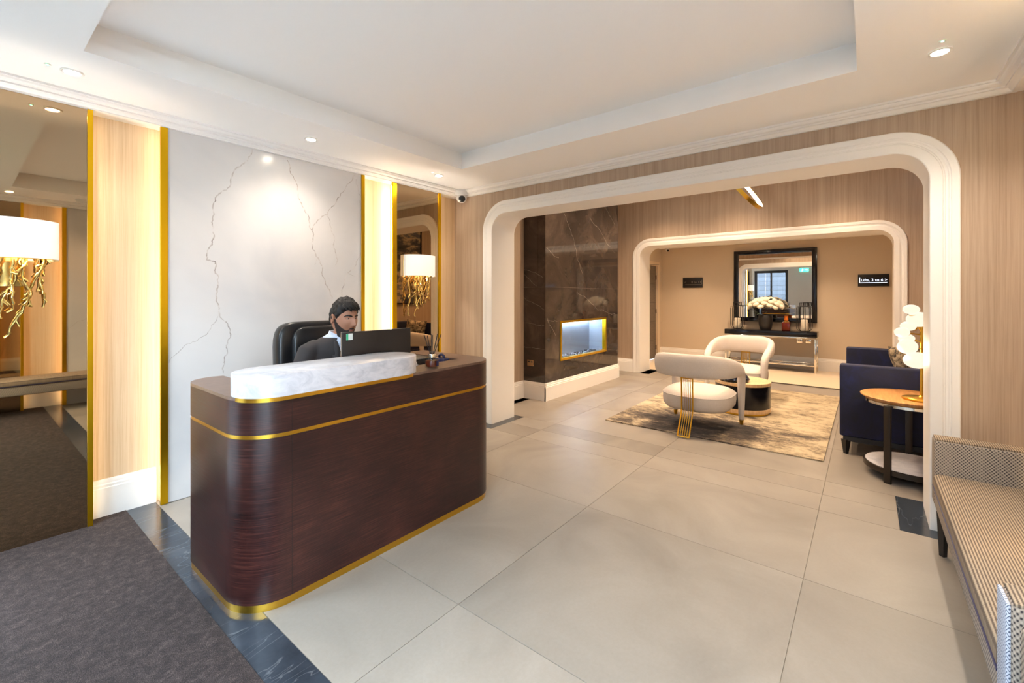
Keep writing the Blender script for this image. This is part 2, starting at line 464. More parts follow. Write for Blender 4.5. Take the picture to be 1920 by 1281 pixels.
def ribbon(bm, pts, w, plane, off, amp=.012, seed=0, taper=True):
    """thin wiggly vein on a plane: plane(a,b) -> 3d point, off -> unit offset not used; w = width"""
    rnd = random.Random(seed)
    P = [Vector(p) for p in pts]
    for it in range(4):
        Q = [P[0]]
        for a, b in zip(P, P[1:]):
            d = b-a; nrm = Vector((-d.y, d.x)); L = d.length
            Q += [(a+b)/2 + nrm*rnd.uniform(-1, 1)*amp*13, b]
        P = Q
    vs = []
    for i, p in enumerate(P):
        d = (P[min(i+1, len(P)-1)] - P[max(i-1, 0)]).normalized(); nn = Vector((-d.y, d.x))
        ww = w*(.35 + .65*rnd.random())
        vs.append((bm.verts.new(plane(*(p+nn*ww/2))), bm.verts.new(plane(*(p-nn*ww/2)))))
    for a, b in zip(vs, vs[1:]): bm.faces.new((a[0], a[1], b[1], b[0]))
    return bm

def make_tiles(x0, x1, y0, y1, gx, gy, m, parent, z=0.0, gap=.0015, holes=()):
    """tiles clipped to a rectangle; gx, gy = joint lines; each tile an object"""
    gx = [x0]+[g for g in gx if x0 < g < x1]+[x1]; gy = [y0]+[g for g in gy if y0 < g < y1]+[y1]
    for a, b in zip(gx, gx[1:]):
        for c, d in zip(gy, gy[1:]):
            bm = B(); box(bm, a+gap, b-gap, c+gap, d-gap, z-.012, z)
            finish('tile', bm, m, parent, smooth=False)

# ================================================================ STRUCTURE
XB, XB2 = 3.665, 4.02      # back wall of the reception (arch wall)
YA, YAR = 3.68, 3.785      # left panel plane, recess plane
YC, YCR = -0.65, -0.755    # right panel plane
XD = -0.30                 # entrance wall
XE, XE2 = 7.75, 8.20       # far arch wall
XF = 10.03                 # hall end wall
ZC = 2.59                  # soffit
# floor: grout bed + tiles + slate + carpet
fl = struct('floor', box(B(), XD, XF+.2, -1.4, 4.3, -.08, -.006), M['grout'])
jx = [.85, 1.424, 2.617, 3.81, 5.0, 6.19, 7.38]; jy = [-.95, .245, 1.447, 2.65, 3.85]
def tiles_region(x0, x1, y0, y1): make_tiles(x0, x1, y0, y1, jx, jy, M['tile'], fl)
tiles_region(.85, 3.518, YCR, YAR)
tiles_region(3.518, 4.097, -.154, 3.09)      # between the slate plinths of the arch
tiles_region(4.097, 8.16, -.75, 3.69)
def slate(x0, x1, y0, y1, nm='slate_tile'):
    finish(nm, box(B(), x0+.001, x1-.001, y0+.001, y1-.001, -.012, 0), M['slate'], fl, smooth=False)
ys = [YCR, -.36, .84, 2.037, 3.237, YAR]
for a, b in zip(ys, ys[1:]): slate(.697, .85, a, b)
for a, b in ((YCR, -.386), (3.33, YAR)): tiles_region(3.518, 3.665, a, b)
slate(3.518, 3.665, -.386, -.154); slate(3.665, 4.097, -.386, -.154)
slate(3.518, 4.097, 3.09, 3.33)
slate(4.40, 4.85, 3.56, 3.69)
for a, b in ((-.30, -.10), (3.03, 3.25)): slate(7.70, 8.26, a, b)
make_tiles(8.26, XF, -1.0, 3.69, [8.4, 9.3], [.3, 1.5, 2.7], mat('cream_stone_tile', (226,208,182), .3), fl)
finish('threshold_strip', box(B(), 8.16, 8.26, -.10, 3.03, -.012, .001), M['bronze'], fl, smooth=False)
cp = finish('carpet', box(B(), XD, .697, YCR, YAR, -.012, .004), M['carpet'])
tag(cp, 'brown-grey mottled entrance carpet inset beside the dark stone strip', 'carpet')

# ---- ceilings
bm = B(); tx0, tx1, ty0, ty1 = .392, 2.98, .04, 2.98
for a in ((XD, tx0, YCR, YAR), (tx1, XB2, YCR, YAR), (tx0, tx1, YCR, ty0), (tx0, tx1, ty1, YAR)):
    box(bm, a[0], a[1], a[2], a[3], ZC, ZC+.065)
struct('ceiling', bm, M['ceil'], smooth=False)
bm = B()
def frame_ring(bm, x0, x1, y0, y1, t, z0, z1):
    box(bm, x0-t, x0, y0-t, y1+t, z0, z1); box(bm, x1, x1+t, y0-t, y1+t, z0, z1)
    box(bm, x0, x1, y0-t, y0, z0, z1); box(bm, x0, x1, y1, y1+t, z0, z1)
frame_ring(bm, tx0-.028, tx1+.028, ty0-.028, ty1+.028, .12, ZC+.065, ZC+.125)
frame_ring(bm, tx0-.065, tx1+.065, ty0-.065, ty1+.065, .12, ZC+.125, ZC+.18)
box(bm, tx0-.2, tx1+.2, ty0-.2, ty1+.2, ZC+.18, ZC+.22)
struct('ceiling.001', bm, M['ceil'], smooth=False)
ZL = 3.2
struct('ceiling.002', box(B(), XB2, XE, -.75, 3.75, ZL, ZL+.1), M['ceil'], smooth=False)
struct('ceiling.003', box(B(), XE2, XF+.1, -1.0, 3.75, 2.45, 2.55), M['ceil'], smooth=False)
# crown moulding round the reception
bm = B(); prof = [(.096,2.59),(.096,2.578),(.084,2.578),(.080,2.568),(.072,2.561),(.052,2.557),(.052,2.548),(.040,2.546),(.033,2.538),(.022,2.531),(.022,2.525),(-.001,2.525)]
rings = []
for d, z in prof: rings.append([bm.verts.new(p) for p in ((XD+d, YC+d, z), (XB-d, YC+d, z), (XB-d, YA-d, z), (XD+d, YA-d, z))])
for A, C in zip(rings, rings[1:]):
    for j in range(4): bm.faces.new((A[j], A[(j+1) % 4], C[(j+1) % 4], C[j]))
box(bm, XD, XB, YA, YAR, 2.527, 2.595); box(bm, XD, XB, YCR, YC, 2.527, 2.595)
struct('trim_1', bm, M['trim'], ang=25)

# ---- arched walls
def arch_path(y0, y1, zt, r, n=12, off=0.0):
    """points from the foot at y1 up, over and down to the foot at y0, with outward offset"""
    pts = [(y1+off, 0.0), (y1+off, zt-r)]
    for i in range(1, n+1):
        a = .5*PI*i/n; pts.append((y1-r+(r+off)*math.cos(a), zt-r+(r+off)*math.sin(a)))
    pts.append((y0+r, zt+off))
    for i in range(1, n+1):
        a = .5*PI*(1+i/n); pts.append((y0+r+(r+off)*math.cos(a), zt-r+(r+off)*math.sin(a)))
    pts.append((y0-off, 0.0)); return pts
def arch_fix(name, x0, x1, ya, yb, ztop, y0, y1, zt, r, m):
    """wall = one strip left, one right, one above, and two corner fans"""
    bm = B()
    box(bm, x0, x1, y1, yb, 0, zt-r); box(bm, x0, x1, ya, y0, 0, zt-r)
    box(bm, x0, x1, ya, yb, zt, ztop)
    box(bm, x0, x1, y1, yb, zt-r, zt); box(bm, x0, x1, ya, y0, zt-r, zt)
    for s, yc in ((1, y1-r), (-1, y0+r)):
        pts = [(yc+s*r*math.sin(.5*PI*i/14), zt-r+r*math.cos(.5*PI*i/14)) for i in range(15)] + [(yc+s*r, zt)]
        F = [bm.verts.new((x0, *p)) for p in pts]; G = [bm.verts.new((x1, *p)) for p in pts]
        bm.faces.new(F); bm.faces.new(G)
        for i in range(len(pts)):
            j = (i+1) % len(pts); bm.faces.new((F[i], F[j], G[j], G[i]))
    return struct(name, bm, m, smooth=False)
def architrave(name, x, sgn, y0, y1, zt, r, prof, xb, m):
    """profile (d outward from the opening, h proud of the wall) swept round the arch, plus the reveal lining to xb"""
    bm = B(); rings = []
    for d, h in prof: rings.append([bm.verts.new((x - sgn*h, *p)) for p in arch_path(y0, y1, zt, r, 16, d)])
    for A, C in zip(rings, rings[1:]):
        for i in range(len(A)-1): bm.faces.new((A[i], A[i+1], C[i+1], C[i]))
    return struct(name, bm, m, ang=30)
AY0, AY1, AZ, AR = -.298, 3.19, 2.283, .185
arch_fix('wall_back', XB, XB2, YCR, YAR, 3.25, AY0, AY1, AZ, AR, M['paper'])
prf = [(-.004,-.355),(-.004,.022),(0,.026),(.052,.026),(.056,.021),(.062,.021),(.066,.017),(.078,.017),(.082,.021),(.088,.021),(.092,.026),(.124,.026),(.130,.020),(.130,0)]
architrave('trim_2', XB, 1, AY0, AY1, AZ, AR, prf, XB2, M['trim'])
architrave('trim_3', XB2, -1, AY0, AY1, AZ, AR, [(-.004,0),(0,.02),(.124,.02),(.130,.015),(.130,0)], XB2, M['trim'])
SY0, SY1, SZ, SR = -.285, 3.213, 2.283, .19
arch_fix('wall_lounge_back', XE, XE2, -1.0, 3.75, ZL, SY0, SY1, SZ, SR, M['paper'])
architrave('trim_4', XE, 1, SY0, SY1, SZ, SR, [(-.004,-.45)]+prf[1:], XE2, M['trim'])
# lounge side walls, hall walls, outer skins
struct('wall_lounge_left', box(B(), XB2, XE, 3.69, 3.80, 0, ZL), M['paper'], smooth=False)
struct('wall_lounge_right', box(B(), XB2, XE, -.86, -.76, 0, ZL), M['paper'], smooth=False)
bm = B(); DX0, DX1 = 9.0, 9.80
box(bm, XE2, DX0, 3.65, 3.75, 0, 2.45); box(bm, DX1, XF, 3.65, 3.75, 0, 2.45); box(bm, DX0, DX1, 3.65, 3.75, 2.10, 2.45)
struct('wall_hall_left', bm, M['paint'], smooth=False)
struct('wall_hall_back', box(B(), XF, XF+.1, -1.0, 3.75, 0, 2.45), M['paint'], smooth=False)
struct('wall_hall_right', box(B(), XE2, XF, -1.1, -1.0, 0, 2.45), M['paint'], smooth=False)
# reception left / right backing walls with lit recesses
GX = [(.501,.526), (.855,.896), (2.362,2.395), (2.707,2.758), (3.317,3.349)]   # gold trims
RX = [(.526,.855), (2.395,2.707), (3.349,XB)]                                   # recesses
for nm, yr, s in (('wall_left', YAR, 1), ('wall_right', YCR, -1)):
    struct(nm, box(B(), XD-.25, XB, min(yr, yr+s*.12), max(yr, yr+s*.12), 0, 2.8), M['veneer'], smooth=False)
def skirting(name, segs, h=.235, t=.018):
    bm = B()
    for (xa, ya, xb, yb, nx, ny) in segs:
        prof = [(0,0),(t,0),(t,h-.055),(t-.004,h-.05),(t-.004,h-.035),(t-.010,h-.028),(t-.010,h-.012),(t-.015,h),(0,h)]
        A = [bm.verts.new((xa+nx*d, ya+ny*d, z)) for d, z in prof]; C = [bm.verts.new((xb+nx*d, yb+ny*d, z)) for d, z in prof]
        for i in range(len(prof)):
            j = (i+1) % len(prof); bm.faces.new((A[i], A[j], C[j], C[i]))
        bm.faces.new(A); bm.faces.new(C[::-1])
    return struct(name, bm, M['trim'], ang=25)
skirting('baseboard_left', [(a, YAR, b, YAR, 0, -1) for a, b in RX])
skirting('baseboard_right', [(a, YCR, b, YCR, 0, 1) for a, b in RX])
skirting('baseboard_back', [(XB, AY1+.13, XB, YAR, -1, 0), (XB, YCR, XB, AY0-.13, -1, 0)])
FX0, FX1, FY = 4.884, 7.077, 3.33
skirting('baseboard_lounge', [(XB2, 3.69, FX0-.02, 3.69, 0, -1), (FX0, FY-.02, FX0, 3.69, -1, 0), (FX0-.018, FY, FX1+.018, FY, 0, -1), (FX1, FY-.02, FX1, 3.69, 1, 0), (FX1+.02, 3.69, XE, 3.69, 0, -1), (XE, SY1+.13, XE, 3.69, -1, 0), (XE, -.76, XE, SY0-.13, -1, 0), (XB2, -.76, XE, -.76, 0, 1)])
skirting('baseboard_hall', [(XF, -1.0, XF, 3.65, -1, 0), (XE2, 3.65, DX0-.06, 3.65, 0, -1), (DX1+.06, 3.65, XF, 3.65, 0, -1)])

# ---- entrance wall with glazed door and window, street outside
bm = B(); EX = XD-.25
box(bm, EX, XD, YCR-.1, -.40, 0, 2.8); box(bm, EX, XD, 1.55, 2.41, 0, 2.8); box(bm, EX, XD, 3.60, YAR+.1, 0, 2.8)
box(bm, EX, XD, -.40, 1.55, 2.45, 2.8); box(bm, EX, XD, 2.41, 3.60, 2.40, 2.8)
struct('wall_front', bm, M['grey_paint'], smooth=False)
def glazed(name, y0, y1, z0, z1, mull, t=.10):
    bm = B(); x0, x1 = EX+.06, EX+.13
    box(bm, x0, x1, y0, y0+t, z0, z1); box(bm, x0, x1, y1-t, y1, z0, z1); box(bm, x0, x1, y0+t, y1-t, z1-t, z1); box(bm, x0, x1, y0+t, y1-t, z0, z0+t)
    for q in mull: box(bm, x0, x1, q-.03, q+.03, z0+t, z1-t)
    o = struct(name, bm, M['door_frame'], smooth=False)
    finish('pane', box(B(), EX+.09, EX+.10, y0+t, y1-t, z0+t, z1-t), M['glass'], o, smooth=False)
    return o
glazed('window_1', -.40, 1.55, 0, 2.45, [.575])
d1 = glazed('door_1', 2.41, 3.60, 0, 2.40, [3.0])
for y in (2.93, 3.07):
    finish('door_handle', tube(B(), [(EX+.15, y, .8), (EX+.17, y, .8), (EX+.17, y, 1.3), (EX+.15, y, 1.3)], .012), M['chrome'], d1)
struct('ground_outside', box(B(), -9, EX, -8, 12, -.12, -.02), M['paving'], smooth=False)
fa = finish('brick_facade', box(B(), -7.3, -7.0, -7, 11, -.02, 5.0), M['brick'], smooth=False)
tag(fa, 'pale painted brick facade across the street, seen in the mirror', 'building')
for y in (-4, -1, 2, 5, 8):
    finish('window', box(B(), -7.0, -6.96, y, y+1.2, 1.1, 2.6), M['door_frame'], fa, smooth=False)

# ---- wall panels, mirrors and gold trims
def mirror_panel(x0, x1, yp, s, label):
    o = finish('wall_mirror', box(B(), x0, x1, min(yp, yp+s*.10), max(yp, yp+s*.10), .004, 2.524), M['bronze_mirror'], smooth=False)
    return tag(o, label, 'mirror')
mirror_panel(XD, .501, YA, 1, 'tall bronze-tinted wall mirror at the left edge, beside the carpet')
mirror_panel(2.758, 3.317, YA, 1, 'narrow bronze-tinted wall mirror behind the reception desk')
mirror_panel(XD, .501, YC, -1, 'tall bronze-tinted wall mirror on the bench side near the entrance')
mirror_panel(2.758, 3.317, YC, -1, 'narrow bronze-tinted wall mirror above the bench by the arch')
VEINS = [
 ([(1.424,2.523),(1.320,2.359),(1.196,2.135),(1.177,2.110),(1.166,1.993),(1.154,1.927),(1.170,1.821),(1.127,1.723),(1.124,1.652),(1.177,1.645),(1.174,1.561),(1.199,1.533),(1.187,1.446),(1.196,1.286)], 0.011),
 ([(1.196,1.286),(1.254,1.196),(1.256,1.049),(1.234,0.919),(1.230,0.830)], 0.009),
 ([(1.196,1.286),(1.151,1.187),(1.060,1.080),(0.950,1.006),(0.903,0.944)], 0.005),
 ([(1.687,2.499),(1.744,2.356),(1.785,2.199),(1.861,2.077),(1.869,1.977),(1.904,1.930),(1.922,1.761),(1.953,1.712),(1.993,1.559),(2.048,1.455),(2.076,1.376)], 0.010),
 ([(2.301,2.516),(2.261,2.443),(2.191,2.348),(2.095,2.198),(2.030,2.100),(1.895,1.954)], 0.009),
 ([(2.030,2.092),(2.067,1.965),(2.100,1.810),(2.108,1.669)], 0.006),
 ([(2.359,1.803),(2.311,1.716),(2.291,1.651),(2.211,1.593),(2.191,1.493),(2.171,1.394)], 0.006),
 ([(1.953,1.729),(1.918,1.659)], 0.005),
 ([(2.311,2.472),(2.332,2.384),(2.342,2.256)], 0.004),
 ([(2.221,1.611),(2.291,1.577)], 0.004),
]
for yp, s, lab in ((YA, 1, 'white marble wall slab with grey cracks of veining behind the receptionist'), (YC, -1, 'white veined marble wall slab above the grey bench')):
    o = finish('marble_slab', box(B(), .896, 2.362, min(yp, yp+s*.10), max(yp, yp+s*.10), .004, 2.524), M['marble'], smooth=False)
    tag(o, lab, 'wall panel')
    bm = B()
    for i, (pts, wd) in enumerate(VEINS):
        ribbon(bm, [(min(2.36, x), min(2.52, z)) for x, z in pts], wd, lambda a, b: (a, yp - s*.0006, b), 0, .012, i)
    vo_ = finish('vein', bm, M['vein'], o, smooth=False); vo_['kind'] = 'stuff'
names = ['left of the first glowing recess', 'between the first glowing recess and the marble slab', 'between the marble slab and the second glowing recess', 'between the second glowing recess and the narrow mirror', 'right of the narrow mirror, near the corner']
for yp, s, side in ((YA, 1, 'desk wall'), (YC, -1, 'bench wall')):
    for i, (a, b) in enumerate(GX):
        o = finish('gold_trim', box(B(), a, b, min(yp-s*.012, yp+s*.010), max(yp-s*.012, yp+s*.010), .004, 2.524, .0015), M['goldtrim'], smooth=False)
        tag(o, 'vertical gold trim on the %s, %s' % (side, names[i]), 'trim')
        if i in (0, 2, 4): lx = (a+.004, b-.004)
        else: lx = (a+.004, b-.012)
        finish('led_strip', box(B(), lx[0], lx[1], min(yp+s*.018, yp+s*.026), max(yp+s*.018, yp+s*.026), .02, 2.5), M['led_bright' if i in (2, 3) else 'led'], o, smooth=False)

# ---- downlights
def downlight(x, y, z, label, power, grp, spot=2.3, colr=WARM):
    t = thing('downlight', label, 'ceiling light', (x, y, z), group=grp)
    finish('bezel', lathe(B(), [(.034,-.001),(.046,-.001),(.048,-.006),(.044,-.009),(.034,-.009)], (0,0,0), 24, caps=False), M['trim'], t, world=False)
    finish('lens', lathe(B(), [(0,-.004),(.034,-.004),(.034,-.002)], (0,0,0), 20), M['down'], t, world=False)
    l = light('downlight_beam', 'SPOT', (x, y, z-.02), power, colr, (0,0,0), spot_size=spot, spot_blend=1.0, shadow_soft_size=.04)
    return t
for x, y, lab in ((.391,3.30,'ceiling downlight over the carpet, beside the tall mirror'), (1.69,3.30,'ceiling downlight in front of the marble slab'), (2.99,3.31,'ceiling downlight near the corner camera'),
                  (.391,-.28,'ceiling downlight over the bench nearest the entrance'), (1.69,-.28,'ceiling downlight over the middle of the benches'), (2.992,-.278,'ceiling downlight at top right, over the bench end by the arch')):
    downlight(x, y, ZC, lab, DOWN_L if y > 0 else DOWN_R, 'downlights in the reception soffit', 2.3)
for x, y, lab in ((.299,3.292,'tiny green indicator light on the soffit above the tall mirror'), (2.875,-.276,'tiny green indicator light on the soffit at top right'), (2.88,3.277,'tiny indicator light on the soffit near the corner camera')):
    t = thing('indicator_light', lab, 'indicator light', (x, y, ZC), group='indicator lights on the soffit')
    finish('ring', lathe(B(), [(.006,-.001),(.014,-.001),(.014,-.005),(.006,-.005)], (0,0,0), 16, caps=False), M['trim'], t, world=False)
    finish('led', lathe(B(), [(0,-.007),(.006,-.004),(.006,-.001)], (0,0,0), 12), M['green'], t, world=False)
for x, y, lab in ((4.9,.5,'over the near sofa arm'),(6.3,.5,'over the far sofa arm'),(5.0,2.75,'before the near end of the fireplace'),(6.1,2.75,'before the far end of the fireplace'),(5.8,1.6,'over the round coffee table'),(7.05,1.6,'behind the far armchair'),(7.0,.3,'at the right foot of the far arch'),(7.0,2.7,'at the left foot of the far arch'),(4.6,1.6,'behind the near armchair')):
    downlight(x, y, ZL, 'unseen added lounge ceiling downlight ' + lab, LOUNGE_W, 'added downlights in the unseen lounge ceiling', 2.15, colr=WARMER)  # out-of-view fixtures added to light the lounge
for x, y, lab in ((9.1,.5,'before the lifts sign'),(9.1,1.7,'before the square mirror'),(9.1,2.9,'before the grey door')):
    downlight(x, y, 2.45, 'hall ceiling downlight ' + lab, HALL_W, 'downlights in the hall ceiling', 2.0, colr=WARMER)

# ---- cameras and smoke detector
def dome_cam(x, y, z, label, aim, s=1.0):
    t = thing('security_camera', label, 'camera', (x, y, z))
    finish('base', lathe(B(), [(.0,0),(.048*s,0),(.05*s,-.008),(.046*s,-.03*s),(.0,-.03*s)], (0,0,0), 28), M['white'], t, world=False)
    a = Vector(aim).normalized(); c = Vector((0,0,-.045*s))
    finish('housing', ell(B(), c, (.036*s,.036*s,.036*s), 24, 14), M['white'], t, world=False)
    finish('lens', tube(B(), [c+a*.02*s, c+a*.037*s, c+a*.041*s], [.023*s,.022*s,.016*s], 20), M['black'], t, world=False)
dome_cam(3.585, 3.59, 2.582, 'white dome security camera in the corner above the desk', (-.6,-.75,-.45), 1.65)
dome_cam(9.85, 3.45, 2.45, 'small white dome camera in the far hall corner', (-.7,-.5,-.4))
t = thing('smoke_detector', 'white round smoke detector on the soffit, seen in the tall mirror', 'smoke detector', (.98,-.25,ZC))
finish('body', lathe(B(), [(0,0),(.05,0),(.05,-.012),(.042,-.028),(.02,-.04),(0,-.04)], (0,0,0), 24), M['white'], t, world=False)

# ================================================================ FIREPLACE
ox0, ox1, oz0, oz1 = 5.244, 6.633, .49, 1.046
t = thing('fireplace', 'dark polished stone chimney breast with a gold-framed glowing box', 'fireplace', (5.98, 3.5, 0))
def slab(name, bm): return finish(name, bm, M['darkstone'], t, smooth=False)
bm = B(); g = .0012
box(bm, FX0+.02, ox0, FY, FY+.02, 0, 1.51); box(bm, ox1, FX1, FY, FY+.02, 0, 1.51); box(bm, ox0, ox1, FY, FY+.02, 0, oz0); box(bm, ox0, ox1, FY, FY+.02, oz1, 1.51)
s1 = slab('stone_slab', bm)
s2 = slab('stone_slab', box(B(), FX0+.02, FX1, FY, FY+.02, 1.513, ZL))
s3 = slab('stone_slab', box(B(), FX0, FX0+.02-g, FY, 3.69, 0, 1.51))
s4 = slab('stone_slab', box(B(), FX0, FX0+.02-g, FY, 3.4475, 1.513, ZL))
s5 = slab('stone_slab', box(B(), FX0, FX0+.02-g, 3.4495, 3.69, 1.513, ZL))
slab('stone_slab', box(B(), FX1-.02, FX1, FY+.02, 3.69, 0, ZL))
finish('joint', box(B(), FX0+.001, FX1-.001, FY+.001, 3.69, 1.5105, 1.5125), M['whitevein'], t, smooth=False)
bm = B()
for i, p in enumerate([[(5.345,2.560),(5.503,2.360),(5.657,2.110),(5.789,1.850),(5.871,1.717)],[(6.097,2.599),(6.458,2.414),(6.954,2.113)],[(5.709,1.455),(6.097,1.303),(6.650,1.132),(6.968,1.092)],
    [(4.933,1.096),(5.029,0.969),(5.129,0.850)],[(4.919,1.072),(5.180,1.045)],[(4.906,2.046),(5.212,1.921)],[(6.2,2.95),(6.716,2.774),(6.968,2.594)]]):
    ribbon(bm, p, .006, lambda a, b: (a, FY-.0006, b), 0, .008, 40+i)
for i, p in enumerate([[(3.685,1.754),(3.499,1.710),(3.365,1.638)],[(3.685,1.691),(3.469,1.525)],[(3.688,1.376),(3.499,1.290),(3.344,1.207)],[(3.685,1.024),(3.350,1.000)],[(3.685,0.697),(3.344,0.685)]]):
    ribbon(bm, p, .004, lambda a, b: (FX0-.0006, a, b), 0, .006, 60+i)
v_ = finish('vein', bm, M['whitevein'], t, smooth=False); v_['kind'] = 'stuff'
fb = finish('firebox', box(box(box(box(box(B(), ox0-.01, ox1+.01, 3.63, 3.65, oz0-.01, oz1+.01), ox0-.01, ox0+.012, FY+.02, 3.63, oz0-.01, oz1+.01), ox1-.012, ox1+.01, FY+.02, 3.63, oz0-.01, oz1+.01), ox0, ox1, FY+.02, 3.63, oz0-.01, oz0+.01), ox0, ox1, FY+.02, 3.63, oz1-.01, oz1+.01), M['grass_glass'], t, smooth=False)
bm = B(); q = .03
box(bm, ox0, ox0+q, FY-.012, FY+.05, oz0, oz1); box(bm, ox1-q, ox1, FY-.012, FY+.05, oz0, oz1)
box(bm, ox0+q, ox1-q, FY-.012, FY+.05, oz0, oz0+q); box(bm, ox0+q, ox1-q, FY-.012, FY+.05, oz1-q, oz1)
finish('frame', bm, M['goldtrim'], t, smooth=False)
finish('led_strip', box(B(), ox0+.05, ox1-.05, 3.595, 3.605, oz1-.025, oz1-.015), M['coldled'], t, smooth=False)
finish('pane', box(B(), ox0+q, ox1-q, FY+.02, FY+.024, oz0+q, oz1-q), M['glass'], t, smooth=False)
bm = B(); rnd = random.Random(3)
for i in range(70):
    ell(bm, (rnd.uniform(ox0+.06, ox1-.06), rnd.uniform(FY+.06, 3.58), oz0+.022), (rnd.uniform(.015,.03), rnd.uniform(.012,.025), .012), 8, 5)
o = finish('pebbles', bm, M['vase'], t); o['kind'] = 'stuff'
t = thing('wall_socket', 'small brass double socket low on the dark stone side face', 'socket', (FX0, 3.571, .485))
finish('plate', box(B(), FX0-.006, FX0, 3.517, 3.625, .443, .527, .002), M['bronze_mirror'], t)
for y in (3.547, 3.595): finish('button', box(B(), FX0-.009, FX0-.005, y-.012, y+.012, .49, .51, .001), M['blackmat'], t)

# ================================================================ RECEPTION DESK
t = thing('reception_desk', 'dark stained oak reception desk with brass bands and a raised marble counter', 'desk', (1.58, 2.4, 0))
def desk_outline(ins=0.0, yb=2.85, inner=True):
    x0, x1, y0 = .757+ins, 2.41-ins, 2.05+ins
    out = []
    def arc(cx, cy, r, a0, a1, n=12):
        for i in range(n+1):
            a = math.radians(a0+(a1-a0)*i/n); out.append((cx+r*math.cos(a), cy+r*math.sin(a)))
    arc(x0+.20-ins*0, y0+.20, .20, 180, 270); arc(x1-.20, y0+.20, .20, 270, 360)
    out.append((x1, yb)); out.append((2.22+ins, yb)); 
    out.append((2.22+ins, 2.26-ins)); out.append((.94-ins, 2.26-ins)); out.append((.94-ins, yb-.03))
    arc(x0+.13, yb-.15, .13, 90, 180, 8)
    return out
def wood(name, z0, z1, ins=0, m='wenge', **k):
    bm = B(); prism(bm, desk_outline(ins), z0, z1, **k); return finish(name, bm, M[m], t, ang=30)
wood('body', .036, .765); wood('upper_band', .783, .936); wood('desktop', .936, .951, m='wengetop')
wood('brass_band', .764, .784, .003, 'brass'); wood('plinth', 0, .037, .004, 'brass')
finish('seam', box(box(B(), .9610, .9625, 2.0492, 2.0502, .038, .763), .9610, .9625, 2.0492, 2.0502, .785, .93), M['black'], t, smooth=False)
finish('worktop', box(B(), .942, 2.219, 2.261, 2.74, .70, .73, .002), M['wengetop'], t, smooth=False)
finish('drawer_unit', box(B(), .96, 1.30, 2.30, 2.72, .05, .69, .004), M['wenge'], t, smooth=False)
for z in (.08, .29, .50):
    d = finish('drawer', box(B(), .97, 1.29, 2.715, 2.735, z, z+.18, .003), M['wenge'], t, smooth=False)
    finish('handle', box(B(), 1.07, 1.19, 2.735, 2.75, z+.14, z+.15), M['brass'], d, smooth=False)
def stadium(x0, x1, y0, y1): return rrect(x0, x1, y0, y1, (y1-y0)/2-.0001, 16)
bm = B(); prism(bm, stadium(.767, 1.742, 2.028, 2.345), .951, 1.050, .004); finish('marble_counter', bm, M['carrara'], t, ang=30)
bm = B(); prism(bm, stadium(.771, 1.738, 2.032, 2.341), .932, .951); finish('counter_brass_strip', bm, M['brass'], t, ang=30)

# things on the desk
t = thing('computer_monitor', 'black computer monitor seen from behind, in front of the seated man', 'monitor', (1.65, 2.42, .73))
finish('screen', box(B(), 1.403, 1.894, 2.372, 2.392, .87, 1.185, .004), M['screen'], t)
finish('bezel', box(B(), 1.4035, 1.8935, 2.3925, 2.396, .8705, 1.1845, .001), M['chrome'], t, smooth=False)
finish('display', box(B(), 1.412, 1.885, 2.3962, 2.3972, .885, 1.176), M['nero'], t, smooth=False)
finish('mount', box(B(), 1.55, 1.745, 2.352, 2.372, .97, 1.05, .005), M['black'], t)
st = finish('stand', box(box(B(), 1.61, 1.685, 2.34, 2.355, .74, 1.03, .003), 1.52, 1.78, 2.30, 2.50, .731, .742, .003), M['black'], t)
s_ = finish('sticker', box(B(), 1.424, 1.466, 2.3705, 2.372, 1.138, 1.176), M['stickw'], t, smooth=False); s_['label'] = 'white and green energy sticker'
finish('sticker', box(B(), 1.424, 1.437, 2.3698, 2.3706, 1.138, 1.176), M['stickg'], t, smooth=False)
t = thing('keyboard', 'black computer keyboard on the worktop behind the monitor', 'keyboard', (1.65, 2.60, .73))
finish('tray', box(B(), 1.46, 1.84, 2.53, 2.66, .731, .745, .003), M['black'], t)
bm = B()
for r in range(5):
    for c in range(15): box(bm, 1.468+c*.0245, 1.488+c*.0245, 2.54+r*.023, 2.558+r*.023, .745, .751)
k = finish('keys', bm, M['blackmat'], t, smooth=False); k['kind'] = 'stuff'
t = thing('reed_diffuser', 'glass reed diffuser with amber liquid and dark reeds on the desk', 'diffuser', (1.862, 2.125, .951))
finish('jar', lathe(B(), [(0,0),(.040,0),(.044,.004),(.044,.055),(.040,.062),(.020,.064),(.020,.068)], (0,0,0), 28, caps=False), M['glass'], t, world=False)
finish('liquid', lathe(B(), [(0,.008),(.039,.008),(.040,.012),(.040,.044),(0,.044)], (0,0,0), 24), M['liquid'], t, world=False)
finish('collar', lathe(B(), [(.012,.062),(.021,.062),(.022,.066),(.022,.082),(.020,.085),(.010,.085)], (0,0,0), 24), M['chrome'], t, world=False)
finish('label', box(B(), -.002, .016, -.0452, -.0442, .012, .046), M['blueobj'], t, world=False, smooth=False)
for a, b in ((-.055,-.02),(-.038,.03),(-.02,-.03),(.02,.03),(.034,-.012),(.056,.01),(.045,-.035)):
    finish('reed', tube(B(), [(-a*.25,-b*.25,.012),(a,b,.205)], .0024, 6), M['rope_dark'], t, world=False)
t = thing('desk_printer', 'black desktop printer sunk behind the desk ledge', 'printer', (2.08, 2.58, .73))
finish('body', box(B(), 1.985, 2.17, 2.45, 2.72, .731, .945, .008), M['black'], t)
finish('lid', box(B(), 1.99, 2.165, 2.455, 2.715, .945, .955, .004), M['blackmat'], t)
finish('slot', box(B(), 1.982, 1.986, 2.49, 2.68, .80, .83), M['nero'], t, smooth=False)
